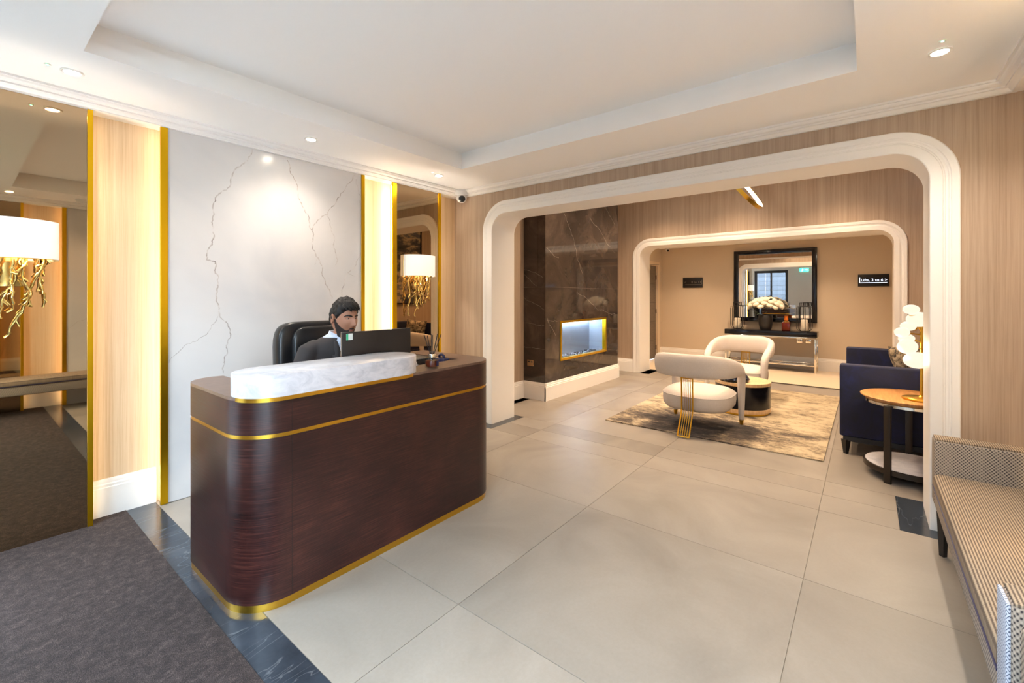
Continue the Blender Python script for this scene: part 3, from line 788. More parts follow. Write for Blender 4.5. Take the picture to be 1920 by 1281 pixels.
t = thing('tape_dispenser', 'dark blue tape dispenser by the dark desk opening', 'dispenser', (2.19, 2.40, .73))
finish('body', box(B(), 2.165, 2.215, 2.34, 2.44, .731, .95, .008), M['blueobj'], t)
bm = B(); tube(bm, [(2.19+0*math.cos(a), 2.395+.026*math.cos(a), .955+.02*math.sin(a)) for a in [i*2*PI/20 for i in range(20)]], .009, 8, closed=True)
finish('roll', bm, M['blueobj'], t)
t = thing('hole_punch', 'small white curved desk accessory beside the marble counter', 'stationery', (1.80, 2.25, .951))
finish('base', box(B(), 1.765, 1.845, 2.232, 2.258, .952, .960, .003), M['white'], t)
finish('loop', tube(B(), [(1.80+.04*math.cos(a), 2.245, .958+.034*math.sin(a)) for a in [PI*i/14 for i in range(15)]], .0038, 8), M['white'], t)

# office chair
t = thing('office_chair', 'black leather executive chair behind the reception desk', 'chair', (1.65, 2.92, 0))
def L(o, pts): return [(o[0]+a, o[1]+b, o[2]+c) for a, b, c in pts]
def cushion(bm, x0, x1, y0, y1, z0, z1, p=.45, M_=None, nu=28, nv=14):
    return ell(bm, ((x0+x1)/2, (y0+y1)/2, (z0+z1)/2), ((x1-x0)/2, (y1-y0)/2, (z1-z0)/2), nu, nv, p, M_)
finish('seat', cushion(B(), -.26, .26, -.24, .24, .40, .51), M['leather'], t, world=False)
bk = finish('backrest', cushion(B(), -.285, .285, .17, .30, .50, 1.215, .35, Matrix.Rotation(-.06, 4, 'X'), 32, 20), M['leather'], t, world=False)
finish('centre_pad', cushion(B(), -.20, .20, .135, .24, .54, 1.18, .35, Matrix.Rotation(-.06, 4, 'X'), 28, 16), M['leather'], bk, world=False)
for s in (-1, 1):
    finish('armrest', tube(B(), [(s*.27,.20,.50),(s*.30,.18,.70),(s*.31,.0,.72),(s*.30,-.14,.70),(s*.28,-.16,.46)], [(.022,.03)]*5, 10), M['leather'], t, world=False)
finish('gas_lift', lathe(B(), [(.05,.10),(.05,.13),(.028,.14),(.028,.36),(.10,.38),(.10,.41)], (0,0,0), 18), M['chrome'], t, world=False)
for i in range(5):
    a = 2*PI*i/5+.3; c, s = math.cos(a), math.sin(a)
    l_ = finish('base_leg', tube(B(), [(c*.03,s*.03,.12),(c*.28,s*.28,.085)], [(.022,.022),(.014,.012)], 8), M['black'], t, world=False)
    bm = B(); tube(bm, [(c*.28-s*.014, s*.28+c*.014, .03),(c*.28+s*.014, s*.28-c*.014, .03)], .03, 14)
    finish('castor', bm, M['black'], l_, world=False)

# ================================================================ WALL SCONCES
def sconce(cx, label, seed):
    t = thing('wall_sconce', label, 'wall lamp', (cx, YA, 1.2), group='gold branch sconces with cream half-drum shades')
    y0 = YA-.001; n = 28; bm = B()
    prof = [(cx+.186*math.cos(PI+PI*i/n), y0-.004+.155*math.sin(PI+PI*i/n)) for i in range(n+1)]
    def wall(off, z0, z1):
        pts = [(cx+(.186-off)*math.cos(PI+PI*i/n), y0-.004+(.155-off)*math.sin(PI+PI*i/n)) for i in range(n+1)]
        return [bm.verts.new((*p, z0)) for p in pts], [bm.verts.new((*p, z1)) for p in pts]
    a0, a1 = wall(0, 1.60, 1.815); b0, b1 = wall(.003, 1.60, 1.815)
    for i in range(n):
        bm.faces.new((a0[i], a0[i+1], a1[i+1], a1[i])); bm.faces.new((b0[i+1], b0[i], b1[i], b1[i+1]))
        bm.faces.new((a1[i], a1[i+1], b1[i+1], b1[i])); bm.faces.new((a0[i+1], a0[i], b0[i], b0[i+1]))
    sh = finish('shade', bm, M['shade'], t, ang=40)
    finish('trim_rim', tube(B(), [(cx+.187*math.cos(PI+PI*i/n), y0-.004+.156*math.sin(PI+PI*i/n), 1.601) for i in range(n+1)], .002, 6), M['brass'], sh)
    finish('back_plate', box(B(), cx-.05, cx+.05, YA-.012, YA-.001, 1.45, 1.72, .003), M['gold'], t)
    finish('bulb', ell(B(), (cx, YA-.07, 1.70), (.022,.022,.032), 14, 10), M['bulb'], t)
    light('sconce_glow', 'POINT', (cx, YA-.08, 1.70), 10.0, WARM, shadow_soft_size=.03)
    rnd = random.Random(seed)
    def walk(bm, p, d, L_, r, depth):
        pts = [p.copy()]; rr = [r]; n_ = int(L_/.016); dirn = d.normalized()
        for i in range(n_):
            dirn = (dirn + Vector((rnd.uniform(-.62,.62), rnd.uniform(-.5,.5), rnd.uniform(-.30,.05))) + Vector((0,0,-.30))*(depth == 0)).normalized()
            q_ = pts[-1] + dirn*.016
            q_.y = min(max(q_.y, YA-.15), YA-.018); q_.x = min(max(q_.x, cx-.16), cx+.16)
            pts.append(q_); rr.append(r*(1-.40*(i+1)/n_)*rnd.uniform(.75,1.35))
            if depth < 2 and rnd.random() < .30:
                dd = (dirn + Vector((rnd.choice((-1,1))*rnd.uniform(.5,1.1), rnd.uniform(-.5,.5), rnd.uniform(-.2,.2)))).normalized()
                walk(bm, q_, dd, L_*rnd.uniform(.06,.14), r*.8, depth+1)
        if len(pts) > 1: tube(bm, pts, rr, 6)
    for i in range(11):
        x = cx-.14+.28*i/10; bm = B(); ln = rnd.choice((.24,.32,.40,.48,.36)) 
        walk(bm, Vector((x, YA-rnd.uniform(.03,.11), 1.635)), Vector((rnd.uniform(-.2,.2), 0, -1)), ln, .0072, 0)
        finish('branch', bm, M['gold'], t, ang=60)
sconce(.195, 'gold branch sconce with cream shade on the tall left mirror', 5)
sconce(3.035, 'gold branch sconce with cream shade on the narrow mirror behind the desk', 9)

# ================================================================ BENCHES
def bench(xa, xb, label):
    t = thing('bench', label, 'bench', ((xa+xb)/2, -.46, 0))
    y0, y1 = -.64, -.285
    finish('apron', box(B(), xa+.012, xb-.012, y0, y1-.008, .235, .345, .012, 3), M['weave'], t)
    finish('seat', box(B(), xa+.115, xb-.115, y0, y1, .335, .42, .028, 4), M['stripe'], t)
    finish('piping', tube(B(), [(xa+.12, y1-.002, .352), (xb-.12, y1-.002, .352)], .005, 8), M['blueobj'], t)
    for x, s in ((xa, 1), (xb-.12, -1)):
        a = finish('arm', box(B(), x, x+.12, y0-.004, y1-.006, .235, .602, .016, 3), M['weave'], t)
        finish('arm_top', box(B(), x+.004, x+.116, y0, y1-.012, .596, .606, .004, 2), M['stripe'], a)
        if s == 1: finish('arm_front', box(B(), x+.008, x+.112, y1-.008, y1+.002, .245, .598, .004, 2), M['diamond'], a)
    for x in (xa+.17, xb-.21):
        for y in (y0+.03, y1-.055):
            bm = B(); tube(bm, [(x+.02, y+.02, 0), (x+.02, y+.02, .236)], [.016, .026], 4); finish('leg', bm, M['darkwoodleg'], t, smooth=False)
    return t
bench(1.70, 3.50, 'grey woven bench with tan striped seat at right, running up to the arch')
bench(.02, 1.62, 'grey woven bench nearer the entrance, seen in the tall mirror').location.z = .0045

# ================================================================ LOUNGE
rg = finish('rug', box(B(), 4.548, 7.56, .285, 2.288, .001, .012), M['rug'], smooth=False)
tag(rg, 'distressed beige and charcoal rug under the armchairs and round table', 'rug')
def make_armchair():
    t = thing('armchair', '', 'chair', (0,0,0))
    # seat: D shape, dark seam, domed top
    out = []
    for i in range(40):
        a = 2*PI*i/40; c, s = math.cos(a), math.sin(a); p = .62 if c > 0 else .78
        out.append((math.copysign(abs(c)**p, c)*.345+.01, math.copysign(abs(s)**p, s)*.345))
    bm = B(); rings = []
    for z, k in ((.205,.80),(.215,.90),(.25,.98),(.30,1.0),(.355,.995),(.362,.985),(.366,.975),(.385,.93),(.405,.82),(.418,.60),(.424,.30)):
        rings.append([bm.verts.new((x*k, y*k, z)) for x, y in out])
    for A, C in zip(rings, rings[1:]):
        for j in range(40): bm.faces.new((A[j], A[(j+1) % 40], C[(j+1) % 40], C[j]))
    bm.faces.new(rings[0][::-1]); bm.faces.new(rings[-1])
    st = finish('seat', bm, M['cream'], t, world=False, ang=60)
    finish('piping', tube(B(), [(x*.992, y*.992, .360) for x, y in out], .0045, 6, closed=True), M['cream'], st, world=False)
    half = [(-.395,0,.685,.050,.118),(-.392,.10,.686,.050,.118),(-.365,.21,.684,.050,.116),(-.30,.295,.678,.050,.110),(-.20,.345,.665,.048,.100),(-.06,.366,.645,.046,.086),(.08,.368,.622,.044,.070),(.20,.362,.598,.043,.056),(.285,.356,.56,.042,.047),(.325,.352,.50,.040,.042),(.335,.350,.40,.037,.038),(.336,.350,.22,.031,.033),(.336,.350,.055,.025,.026)]
    P = [(a, b, c) for a, b, c, d, e in half[::-1]] + [(a, -b, c) for a, b, c, d, e in half[1:]]
    Rr = [(d, e) for a, b, c, d, e in half[::-1]] + [(d, e) for a, b, c, d, e in half[1:]]
    # subdivide once (Catmull) for a soft line
    def cat(p0, p1, p2, p3, u): return tuple(.5*((2*b)+(-a+c)*u+(2*a-5*b+4*c-d)*u*u+(-a+3*b-3*c+d)*u**3) for a, b, c, d in zip(p0, p1, p2, p3))
    P2, R2 = [], []
    for i in range(len(P)-1):
        a, b, c, d = P[max(i-1,0)], P[i], P[i+1], P[min(i+2, len(P)-1)]
        a_, b_, c_, d_ = Rr[max(i-1,0)], Rr[i], Rr[i+1], Rr[min(i+2, len(P)-1)]
        for u in (0, .34, .67): P2.append(cat(a, b, c, d, u)); R2.append(cat(a_, b_, c_, d_, u))
    P2.append(P[-1]); R2.append(Rr[-1])
    # oriented tube: wide axis stays vertical along the back and turns forward down the legs
    bm = B(); rings = []; n = 20
    for i, p in enumerate(P2):
        d = (Vector(P2[min(i+1, len(P2)-1)]) - Vector(P2[max(i-1, 0)])).normalized()
        side = Vector((0, 1 if p[1] > 0 else -1, 0)); rad_ = Vector((p[0]-.10, p[1]*1.15, 0)).normalized()
        a = rad_ - d*rad_.dot(d); a.normalize(); b = d.cross(a)
        def se(v): return math.copysign(abs(v)**.8, v)
        rings.append([bm.verts.new(Vector(p) + a*se(math.cos(2*PI*j/n))*R2[i][0] + b*se(math.sin(2*PI*j/n))*R2[i][1]) for j in range(n)])
    for A, C in zip(rings, rings[1:]):
        for j in range(n): bm.faces.new((A[j], A[(j+1) % n], C[(j+1) % n], C[j]))
    bm.faces.new(rings[0][::-1]); bm.faces.new(rings[-1])
    finish('backrest', bm, M['cream'], t, world=False, ang=60)
    for s in (-1, 1):
        finish('foot', tube(B(), [(.336, s*.35, .056), (.336, s*.35, 0)], [.024, .017], 14), M['brass'], t, world=False)
    for i in range(6):
        y = -.05+.02*i; r = .004
        finish('brass_bar', tube(B(), [(-.385,y,.60),(-.375,y,.40),(-.375,y,.24),(-.39,y,.20),(-.50,y*1.04,.006)], [(r,r)]*5, 6), M['brass'], t, world=False)
    bm = B()
    for s in (-1, 1):
        y = s*.056; tube(bm, [(-.387,y,.60),(-.377,y,.40),(-.377,y,.24),(-.392,y,.20),(-.502,y*1.04,.006)], [(.005,.009)]*5, 8)
    tube(bm, [(-.502,-.058,.006),(-.502,.058,.006)], .006, 8); tube(bm, [(-.387,-.056,.56),(-.387,.056,.56)], .005, 8); tube(bm, [(-.377,-.056,.25),(-.30,-.056,.22)], .004, 6); tube(bm, [(-.377,.056,.25),(-.30,.056,.22)], .004, 6)
    finish('brass_frame', bm, M['brass'], t, world=False)
    return t
c1 = make_armchair(); c2 = copy_tree(c1)
c1.location = (4.948, 1.405, .012); c1['label'] = 'cream armchair seen from behind, brass bars down its back'
c2.location = (6.845, 1.385, .012); c2.rotation_euler = (0,0,PI); c2['label'] = 'cream armchair beyond the round table, facing the desk'
for c in (c1, c2): c['group'] = 'cream armchairs on the rug'
CT = (5.936, 1.175)
t = thing('coffee_table', 'round drum coffee table, navy sides with pale wood top', 'table', (*CT, .012))
for nm, a, b, r, m in (('plinth',0,.025,.285,'brass'),('base_ring',.025,.07,.302,'ash'),('drum',.07,.335,.297,'nero'),('tabletop',.335,.372,.303,'ash')):
    finish(nm, lathe(B(), [(0,a),(r-.003,a),(r,a+.003),(r,b-.003),(r-.003,b),(0,b)], (0,0,0), 56), M[m], t, world=False)
t = thing('lidded_bowl', 'dark blue patterned dish with a gold finial on the round table', 'bowl', (5.80, 1.235, .385))
finish('bowl', lathe(B(), [(0,0),(.13,0),(.155,.012),(.165,.03),(.163,.034)], (0,0,0), 40), M['bluepat'], t, world=False)
finish('lid', lathe(B(), [(.160,.034),(.150,.055),(.125,.085),(.085,.105),(.03,.116),(0,.118)], (0,0,0), 40), M['bluepat'], t, world=False)
finish('finial', lathe(B(), [(.012,.115),(.008,.14),(.030,.165),(.044,.182),(.030,.196),(0,.20)], (0,0,0), 24), M['gold'], t, world=False)

# sofa
t = thing('sofa', 'navy velvet sofa with square arms on dark tapered legs', 'sofa', (5.8, -.28, 0))
for x in (4.912, 6.585):
    finish('arm', box(B(), x, x+.115, -.73, .19, .155, .79, .018, 3), M['navy'], t)
finish('base', box(B(), 5.016, 6.584, -.72, .165, .16, .31, .01, 2), M['navy'], t)
finish('backrest', box(B(), 5.016, 6.584, -.735, -.54, .16, .83, .03, 3), M['navy'], t)
for x in (5.02, 5.542, 6.064):
    finish('seat_cushion', box(B(), x, x+.516, -.54, .175, .312, .45, .03, 3), M['navy'], t)
finish('rail', box(B(), 4.915, 6.685, -.71, .165, .115, .156), M['darkwoodleg'], t, smooth=False)
for x in (4.935, 6.665):
    for y in (.145, -.69):
        bm = B(); tube(bm, [(x, y, 0), (x, y, .125)], [.018, .036], 4); finish('leg', bm, M['darkwoodleg'], t, smooth=False)
def pillow(loc, rot, size, label, m='cushion'):
    bm = B(); n = 14
    V = {}
    for s in (1, -1):
        for i in range(n+1):
            for j in range(n+1):
                u, v = -1+2*i/n, -1+2*j/n; edge = (i in (0, n) or j in (0, n))
                if edge and s == -1: V[(s,i,j)] = V[(1,i,j)]; continue
                h = .075*((1-u**4)*(1-v**4))**.5; k = 1-.06*(1-max(abs(u),abs(v)))*0-.05*(1-abs(u*v))
                V[(s,i,j)] = bm.verts.new((u*size/2*k, s*h, v*size/2*k))
    for s in (1, -1):
        for i in range(n):
            for j in range(n): bm.faces.new((V[(s,i,j)], V[(s,i+1,j)], V[(s,i+1,j+1)], V[(s,i,j+1)]))
    o = finish('cushion', bm, M[m], None, ang=60); o.location = loc; o.rotation_euler = rot
    return tag(o, label, 'cushion')
pillow((6.30, -.36, .655), (-.28, .12, .55), .43, 'gold and grey patterned cushion leaning in the navy sofa')
# painting above the sofa
t = thing('framed_painting', 'large stormy sky painting in a thin black frame above the sofa', 'painting', (5.93, -.76, 2.05))
finish('canvas', box(B(), 5.12, 6.74, -.758, -.735, 1.24, 2.87), M['art'], t, smooth=False)
bm = B(); box(bm, 5.09, 5.12, -.758, -.722, 1.21, 2.90); box(bm, 6.74, 6.77, -.758, -.722, 1.21, 2.90); box(bm, 5.12, 6.74, -.758, -.722, 1.21, 1.24); box(bm, 5.12, 6.74, -.758, -.722, 2.87, 2.90)
finish('frame', bm, M['nero'], t, smooth=False)

# side table and lamp
SC = (4.59, -.27)
t = thing('side_table', 'round walnut-topped side table on dark flat legs with low marble disc', 'table', (*SC, 0))
finish('tabletop', lathe(B(), [(0,.585),(.275,.585),(.312,.612),(.314,.618),(.310,.622),(0,.622)], (0,0,0), 64), M['walnut'], t, world=False)
finish('rim', lathe(B(), [(.262,.565),(.283,.565),(.283,.5855),(.262,.5855),(.262,.565)], (0,0,0), 56, caps=False), M['chrome'], t, world=False)
sh = finish('lower_shelf', lathe(B(), [(0,.062),(.292,.062),(.295,.066),(.295,.100),(.286,.103),(.282,.100),(0,.100)], (0,0,0), 56), M['bronze'], t, world=False)
finish('marble_inlay', lathe(B(), [(0,.100),(.281,.100),(.281,.1035),(0,.1035)], (0,0,0), 56), M['marbledisc'], sh, world=False)
for a in (150, 0, 255):
    a = math.radians(a); bm = B(); box(bm, -.009, .009, -.022, .022, 0, .575, .001)
    o = finish('leg', bm, M['bronze'], t, world=False); o.location = (.298*math.cos(a), .298*math.sin(a), 0); o.rotation_euler = (0,0,a)
LP = Vector((4.485, -.318, .622))
t = thing('globe_lamp', 'brass table lamp with a cluster of glowing oval white globes', 'lamp', LP)
finish('base', lathe(B(), [(0,0),(.108,0),(.112,.004),(.112,.014),(.106,.018),(.04,.020),(.018,.026),(.012,.034),(0,.034)], (0,0,0), 40), M['brass'], t, world=False)
finish('pole', tube(B(), [(0,0,.02),(0,0,.60)], .0095, 14), M['brass'], t, world=False)
for (x, y, z, rx, rz) in ((4.426,-.257,1.297,.050,.036),(4.468,-.300,1.222,.072,.056),(4.475,-.245,1.171,.050,.036),(4.384,-.204,1.127,.046,.038),(4.475,-.235,1.074,.050,.037),(4.389,-.235,1.022,.060,.054),(4.416,-.290,.923,.081,.060),(4.53,-.375,.843,.055,.045),(4.52,-.37,1.092,.055,.05)):
    p = Vector((x, y, z)) - LP; h = Vector((0, 0, max(.05, min(.59, p.z - .02)))); d = (p-h).normalized()
    if p.z > .58: h = Vector((0,0,.59)) if rx > .06 else Vector((0,0,.50)); d = (p-h).normalized()
    a_ = finish('arm', tube(B(), [h, p - d*rx*.75], .005, 8), M['brass'], t, world=False)
    bm = B(); tube(bm, [p - d*rx*.98, p - d*rx*.80], [.022, .026], 18); finish('cup', bm, M['brass'], a_, world=False)
    finish('globe', ell(B(), p, (rx, rx, rz), 24, 16), M['globe'], a_, world=False)

light('lamp_glow', 'POINT', (4.40, -.16, .98), 3.5, (1.0,.80,.55), shadow_soft_size=.08)
# ring pendant
Fv = Vector((.7818,.6235,0)); Rv = Vector((.6235,-.7818,0)); Uv = Vector((0,0,1))
pc = Vector((0,0,1.4)) + (Fv + Rv*(1389-960)/834.2 + Uv*(554.2-348)/834.2)*5.4
vd = (pc - Vector((0,0,1.4))).normalized(); e1 = (Rv*.68 - Uv*.73); e1 = (e1 - vd*e1.dot(vd)).normalized(); mm_ = e1.cross(vd)
if mm_.dot(Rv) < 0: mm_ = -mm_
nn = (mm_*.994 - vd*.108).normalized(); e2 = nn.cross(e1)
t = thing('ring_pendant', 'tilted brass ring pendant with a bright inner light band', 'pendant light', pc)
def ringmesh(r0, r1, w_):
    bm = B(); n = 72; R_ = []
    for i in range(n):
        a = 2*PI*i/n; d = e1*math.cos(a)+e2*math.sin(a)
        R_.append([bm.verts.new(d*r0-nn*w_), bm.verts.new(d*r1-nn*w_), bm.verts.new(d*r1+nn*w_), bm.verts.new(d*r0+nn*w_)])
    for i in range(n):
        A, C = R_[i], R_[(i+1) % n]
        for j in range(4): bm.faces.new((A[j], A[(j+1) % 4], C[(j+1) % 4], C[j]))
    return bm
finish('ring_body', ringmesh(.354, .364, .022), M['brass'], t, world=False, ang=30)
finish('light_band', ringmesh(.346, .353, .018), M['ring'], t, world=False, ang=30)
for a in (2.6, 4.2):
    d = (e1*math.cos(a)+e2*math.sin(a))*.36
    finish('wire', tube(B(), [d, Vector((d.x, d.y, ZL-pc.z))], .0015, 6), M['blackmat'], t, world=False)

# ================================================================ HALL
o = struct('door_2', box(B(), DX0+.05, DX1-.05, 3.675, 3.715, .01, 2.05), M['greydoor'], smooth=False)
bm = B()
for z in (.42, .83, 1.24, 1.65): box(bm, DX0+.052, DX1-.052, 3.672, 3.676, z, z+.006)
finish('groove', bm, M['bronze'], o, smooth=False)
finish('closer', box(B(), DX0+.08, DX0+.34, 3.63, 3.675, 1.96, 2.03, .004), M['chrome'], o)
finish('closer_arm', tube(B(), [(DX0+.2,3.62,2.05),(DX0+.45,3.5,2.06),(DX0+.55,3.64,2.07)], .008, 8), M['chrome'], o)
for z in (.25, 1.05, 1.8): finish('hinge', tube(B(), [(DX1-.055,3.668,z-.05),(DX1-.055,3.668,z+.05)], .009, 8), M['bronze'], o)
bm = B(); box(bm, DX0-.06, DX0+.05, 3.63, 3.75, 0, 2.14); box(bm, DX1-.05, DX1+.06, 3.63, 3.75, 0, 2.14); box(bm, DX0+.05, DX1-.05, 3.63, 3.75, 2.05, 2.14)
struct('trim_5', bm, M['doorcream'], smooth=False)
t = thing('wall_mirror', 'large square wall mirror with a black frame above the console', 'mirror', (XF, 1.43, .885))
my0, my1, mz0, mz1, q = .721, 2.135, .885, 2.302, .082
finish('glass', box(B(), XF-.02, XF-.002, my0+q, my1-q, mz0+q, mz1-q), M['mirror'], t, smooth=False)
bm = B(); box(bm, XF-.05, XF-.001, my0, my0+q, mz0, mz1, .003); box(bm, XF-.05, XF-.001, my1-q, my1, mz0, mz1, .003); box(bm, XF-.05, XF-.001, my0+q, my1-q, mz0, mz0+q, .003); box(bm, XF-.05, XF-.001, my0+q, my1-q, mz1-q, mz1, .003)
finish('frame', bm, M['nero'], t)
t = thing('console_table', 'black-topped console table on a polished steel frame under the square mirror', 'table', (9.77, 1.46, 0))
cy0, cy1, cx0, cx1 = .695, 2.225, 9.60, 9.95
finish('tabletop', box(B(), cx0, cx1, cy0, cy1, .642, .735, .003), M['nero'], t)
finish('top_rail', box(B(), cx0+.008, cx1-.008, cy0+.008, cy1-.008, .612, .642, .002), M['chrome'], t)
for x in (cx0+.008, cx1-.04):
    for y in (cy0+.008, cy1-.04): finish('leg', box(B(), x, x+.032, y, y+.032, 0, .612, .002), M['chrome'], t)
bm = B()
for x in (cx0+.008, cx1-.04): box(bm, x+.002, x+.03, cy0+.04, cy1-.04, .115, .145, .002)
for y in (cy0+.008, cy1-.04): box(bm, cx0+.04, cx1-.04, y+.002, y+.03, .115, .145, .002)
finish('lower_rail', bm, M['chrome'], t)
finish('lower_shelf', box(B(), cx0+.04, cx1-.04, cy0+.04, cy1-.04, .126, .136), M['bronze_mirror'], t, smooth=False)
def lantern(y, label):
    t = thing('wire_lantern', label, 'lantern', (9.76, y, .735), group='black wire cage lanterns on the console')
    bm = B(); R_ = .125
    for i in range(8):
        a = 2*PI*i/8+.2; c, s = math.cos(a), math.sin(a)
        tube(bm, [(c*.05,s*.05,.004),(c*.085,s*.085,.010),(c*R_*.95,s*R_*.95,.05),(c*R_,s*R_,.10),(c*R_,s*R_,.40),(c*R_*.92,s*R_*.92,.45),(c*.075,s*.075,.46),(c*.07,s*.07,.53)], .0052, 6)
    for r, z in ((.05,.004),(.07,.53),(.075,.46)):
        tube(bm, [(r*math.cos(2*PI*i/20), r*math.sin(2*PI*i/20), z) for i in range(20)], .0042, 6, closed=True)
    finish('cage', bm, M['blackmat'], t, world=False)
    finish('base_plate', lathe(B(), [(0,0),(.062,0),(.062,.012),(0,.012)], (0,0,0), 24), M['blackmat'], t, world=False)
    c = thing('candle', 'ivory pillar candle inside the %s' % label.split(' on ')[0], 'candle', (9.76, y, .748), group='pillar candles in the lanterns')
    finish('wax', lathe(B(), [(0,0),(.052,0),(.054,.003),(.054,.20),(.050,.207),(.02,.203),(0,.203)], (0,0,0), 28), M['candle'], c, world=False)
    finish('wick', tube(B(), [(0,0,.2),(.001,0,.222)], .0015, 6), M['blackmat'], c, world=False)
lantern(2.02, 'left black wire lantern on the console, by the flower vase')
lantern(.90, 'right black wire lantern on the console, by the amber bottle')
t = thing('vase', 'dark charcoal tapered vase on the console holding white flowers', 'vase', (9.76, 1.527, .735))
finish('body', lathe(B(), [(0,0),(.085,0),(.098,.02),(.118,.12),(.124,.22),(.118,.275),(.112,.285),(.106,.280),(.108,.25),(0,.24)], (0,0,0), 36), M['vase'], t, world=False)
t = thing('flower_arrangement', 'round bunch of ivory blooms with dark leaves in the charcoal vase', 'flowers', (9.745, 1.52, 1.0))
rnd = random.Random(11)
def bloom(c, r):
    bm = B()
    for k in range(3):
        nn_ = (5, 8, 10)[k]; rr = r*(.42, .72, 1.0)[k]
        for i in range(nn_):
            a = 2*PI*i/nn_+k*.4; th = (.35, .85, 1.35)[k]
            d = Vector((math.sin(th)*math.cos(a), math.sin(th)*math.sin(a), math.cos(th)))
            R_ = d.to_track_quat('Z', 'Y').to_matrix().to_4x4()
            ell(bm, d*rr*.62, (r*.40, r*.34, r*.16), 7, 5, 1, R_)
    up = (c - Vector((0,0,-.08))).normalized()
    bm.transform(Matrix.Translation(c) @ up.to_track_quat('Z', 'Y').to_matrix().to_4x4())
    finish('bloom', bm, M['petal'], t, world=False, ang=70)
for i in range(34):
    z = rnd.uniform(.05, 1.0); a = 2.399963*i; z = 1-(i+.5)/34*1.05; r_ = math.sqrt(max(0, 1-z*z))
    bloom(Vector((r_*math.cos(a)*.12, r_*math.sin(a)*.27, .175+z*.16)), rnd.uniform(.072,.088))
for i in range(38):
    a = rnd.uniform(0, 2*PI); el = rnd.uniform(-.5, 1.0); bm = B()
    d = Vector((math.cos(a)*math.cos(el)*.15, math.sin(a)*math.cos(el)*.33, math.sin(el)*.24))
    o_ = Vector((0,0,.15)); p = o_+d
    side = d.cross(Vector((0,0,1))).normalized()*.022
    v = [bm.verts.new(q_) for q_ in (o_+d*.75, p+side, p+d.normalized()*.05, p-side)]; w_ = bm.verts.new(p+Vector((0,0,.006)))
    for j in range(4): bm.faces.new((v[j], v[(j+1) % 4], w_))
    finish('leaf', bm, M['leaf'], t, world=False)
t = thing('amber_bottle', 'square amber glass bottle on the console, its stopper coloured as a lamp reflection', 'bottle', (9.76, 1.185, .735))
finish('body', box(B(), -.066, .066, -.066, .066, .001, .165, .012, 3), M['liquid'], t, world=False)
finish('neck', lathe(B(), [(.05,.163),(.052,.18),(.03,.19),(.028,.205)], (0,0,0), 20), M['gold'], t, world=False)
finish('stopper', lathe(B(), [(0,.2),(.034,.2),(.036,.21),(.03,.25),(.034,.28),(0,.285)], (0,0,0), 20), M['orange'], t, world=False)  # orange colour stands in for a lamp reflected in the mirror
for y in (.858, 1.00):
    t = thing('wall_socket', 'white wall socket under the console, %s of the pair' % ('right' if y < .9 else 'left'), 'socket', (XF, y, .54))
    finish('plate', box(B(), XF-.008, XF-.001, y-.045, y+.045, .50, .59, .003), M['chrome'], t)
    for dy in (-.012, .012): finish('pin_hole', box(B(), XF-.0095, XF-.0078, y+dy-.004, y+dy+.004, .535, .555), M['black'], t, smooth=False)
# signs
def text(name, s, size, loc, m, parent, face='-x', ext=.0015):
    cu = bpy.data.curves.new('t', 'FONT'); cu.body = s; cu.size = size; cu.extrude = ext; cu.resolution_u = 3
    ob = bpy.data.objects.new('t', cu); COL.objects.link(ob)
    dg = bpy.context.evaluated_depsgraph_get(); me = bpy.data.meshes.new_from_object(ob.evaluated_get(dg))
    bpy.data.objects.remove(ob); me.name = name; me.materials.clear(); me.materials.append(m)
    R_ = Matrix(((0,0,-1,0),(-1,0,0,0),(0,1,0,0),(0,0,0,1))) if face == '-x' else Matrix(((0,0,1,0),(1,0,0,0),(0,1,0,0),(0,0,0,1)))
    me.transform(Matrix.Translation(Vector(loc)) @ R_)
    o = bpy.data.objects.new(name, me); COL.objects.link(o); o.parent = parent
    off = Vector(parent.location); me.transform(Matrix.Translation(-off)); return o
def sign(y0, y1, z0, z1, label):
    t = thing('wall_sign', label, 'sign', (XF, (y0+y1)/2, (z0+z1)/2))
    finish('panel', box(B(), XF-.018, XF-.001, y0, y1, z0, z1, .002), M['screen'], t); return t
t = sign(-.30, .124, 1.558, 1.772, 'dark wall sign reading Lifts, 3 to 6 with an arrow right')
text('lettering', 'Lifts, 3 to 6 >', .066, (XF-.020, .083, 1.650), M['signtext'], t)
finish('line', box(B(), XF-.0205, XF-.0185, -.275, .095, 1.622, 1.630), M['signtext'], t, smooth=False)
finish('bar', box(B(), XF-.0205, XF-.0185, .093, .103, 1.622, 1.72), M['signtext'], t, smooth=False)
t = sign(2.754, 3.169, 1.569, 1.785, 'darker wall sign left of the mirror reading 8 to 13')
text('lettering', '<', .07, (XF-.020, 3.135, 1.665), M['signtext_dim'], t)
text('lettering', '8 to 13', .07, (XF-.020, 2.99, 1.665), M['signtext_dim'], t)
finish('line', box(B(), XF-.0205, XF-.0185, 2.79, 3.12, 1.634, 1.641), M['signtext_dim'], t, smooth=False)
finish('bar', box(B(), XF-.0205, XF-.0185, 2.772, 2.782, 1.634, 1.735), M['signtext_dim'], t, smooth=False)
t = thing('exit_sign', 'green lit exit sign on the entrance wall, seen in the far mirror', 'sign', (XD, 1.87, 2.38))
finish('box', box(B(), XD+.001, XD+.03, 1.74, 2.02, 2.32, 2.44, .003), M['exit'], t)
finish('arrow', tube(B(), [(XD+.032,1.80,2.38),(XD+.032,1.86,2.38)], .006, 6), M['exitw'], t)
bm = B(); v = [bm.verts.new(p) for p in ((XD+.033,1.76,2.38),(XD+.033,1.80,2.41),(XD+.033,1.80,2.35))]; bm.faces.new(v); finish('arrow_head', bm, M['exitw'], t, smooth=False)
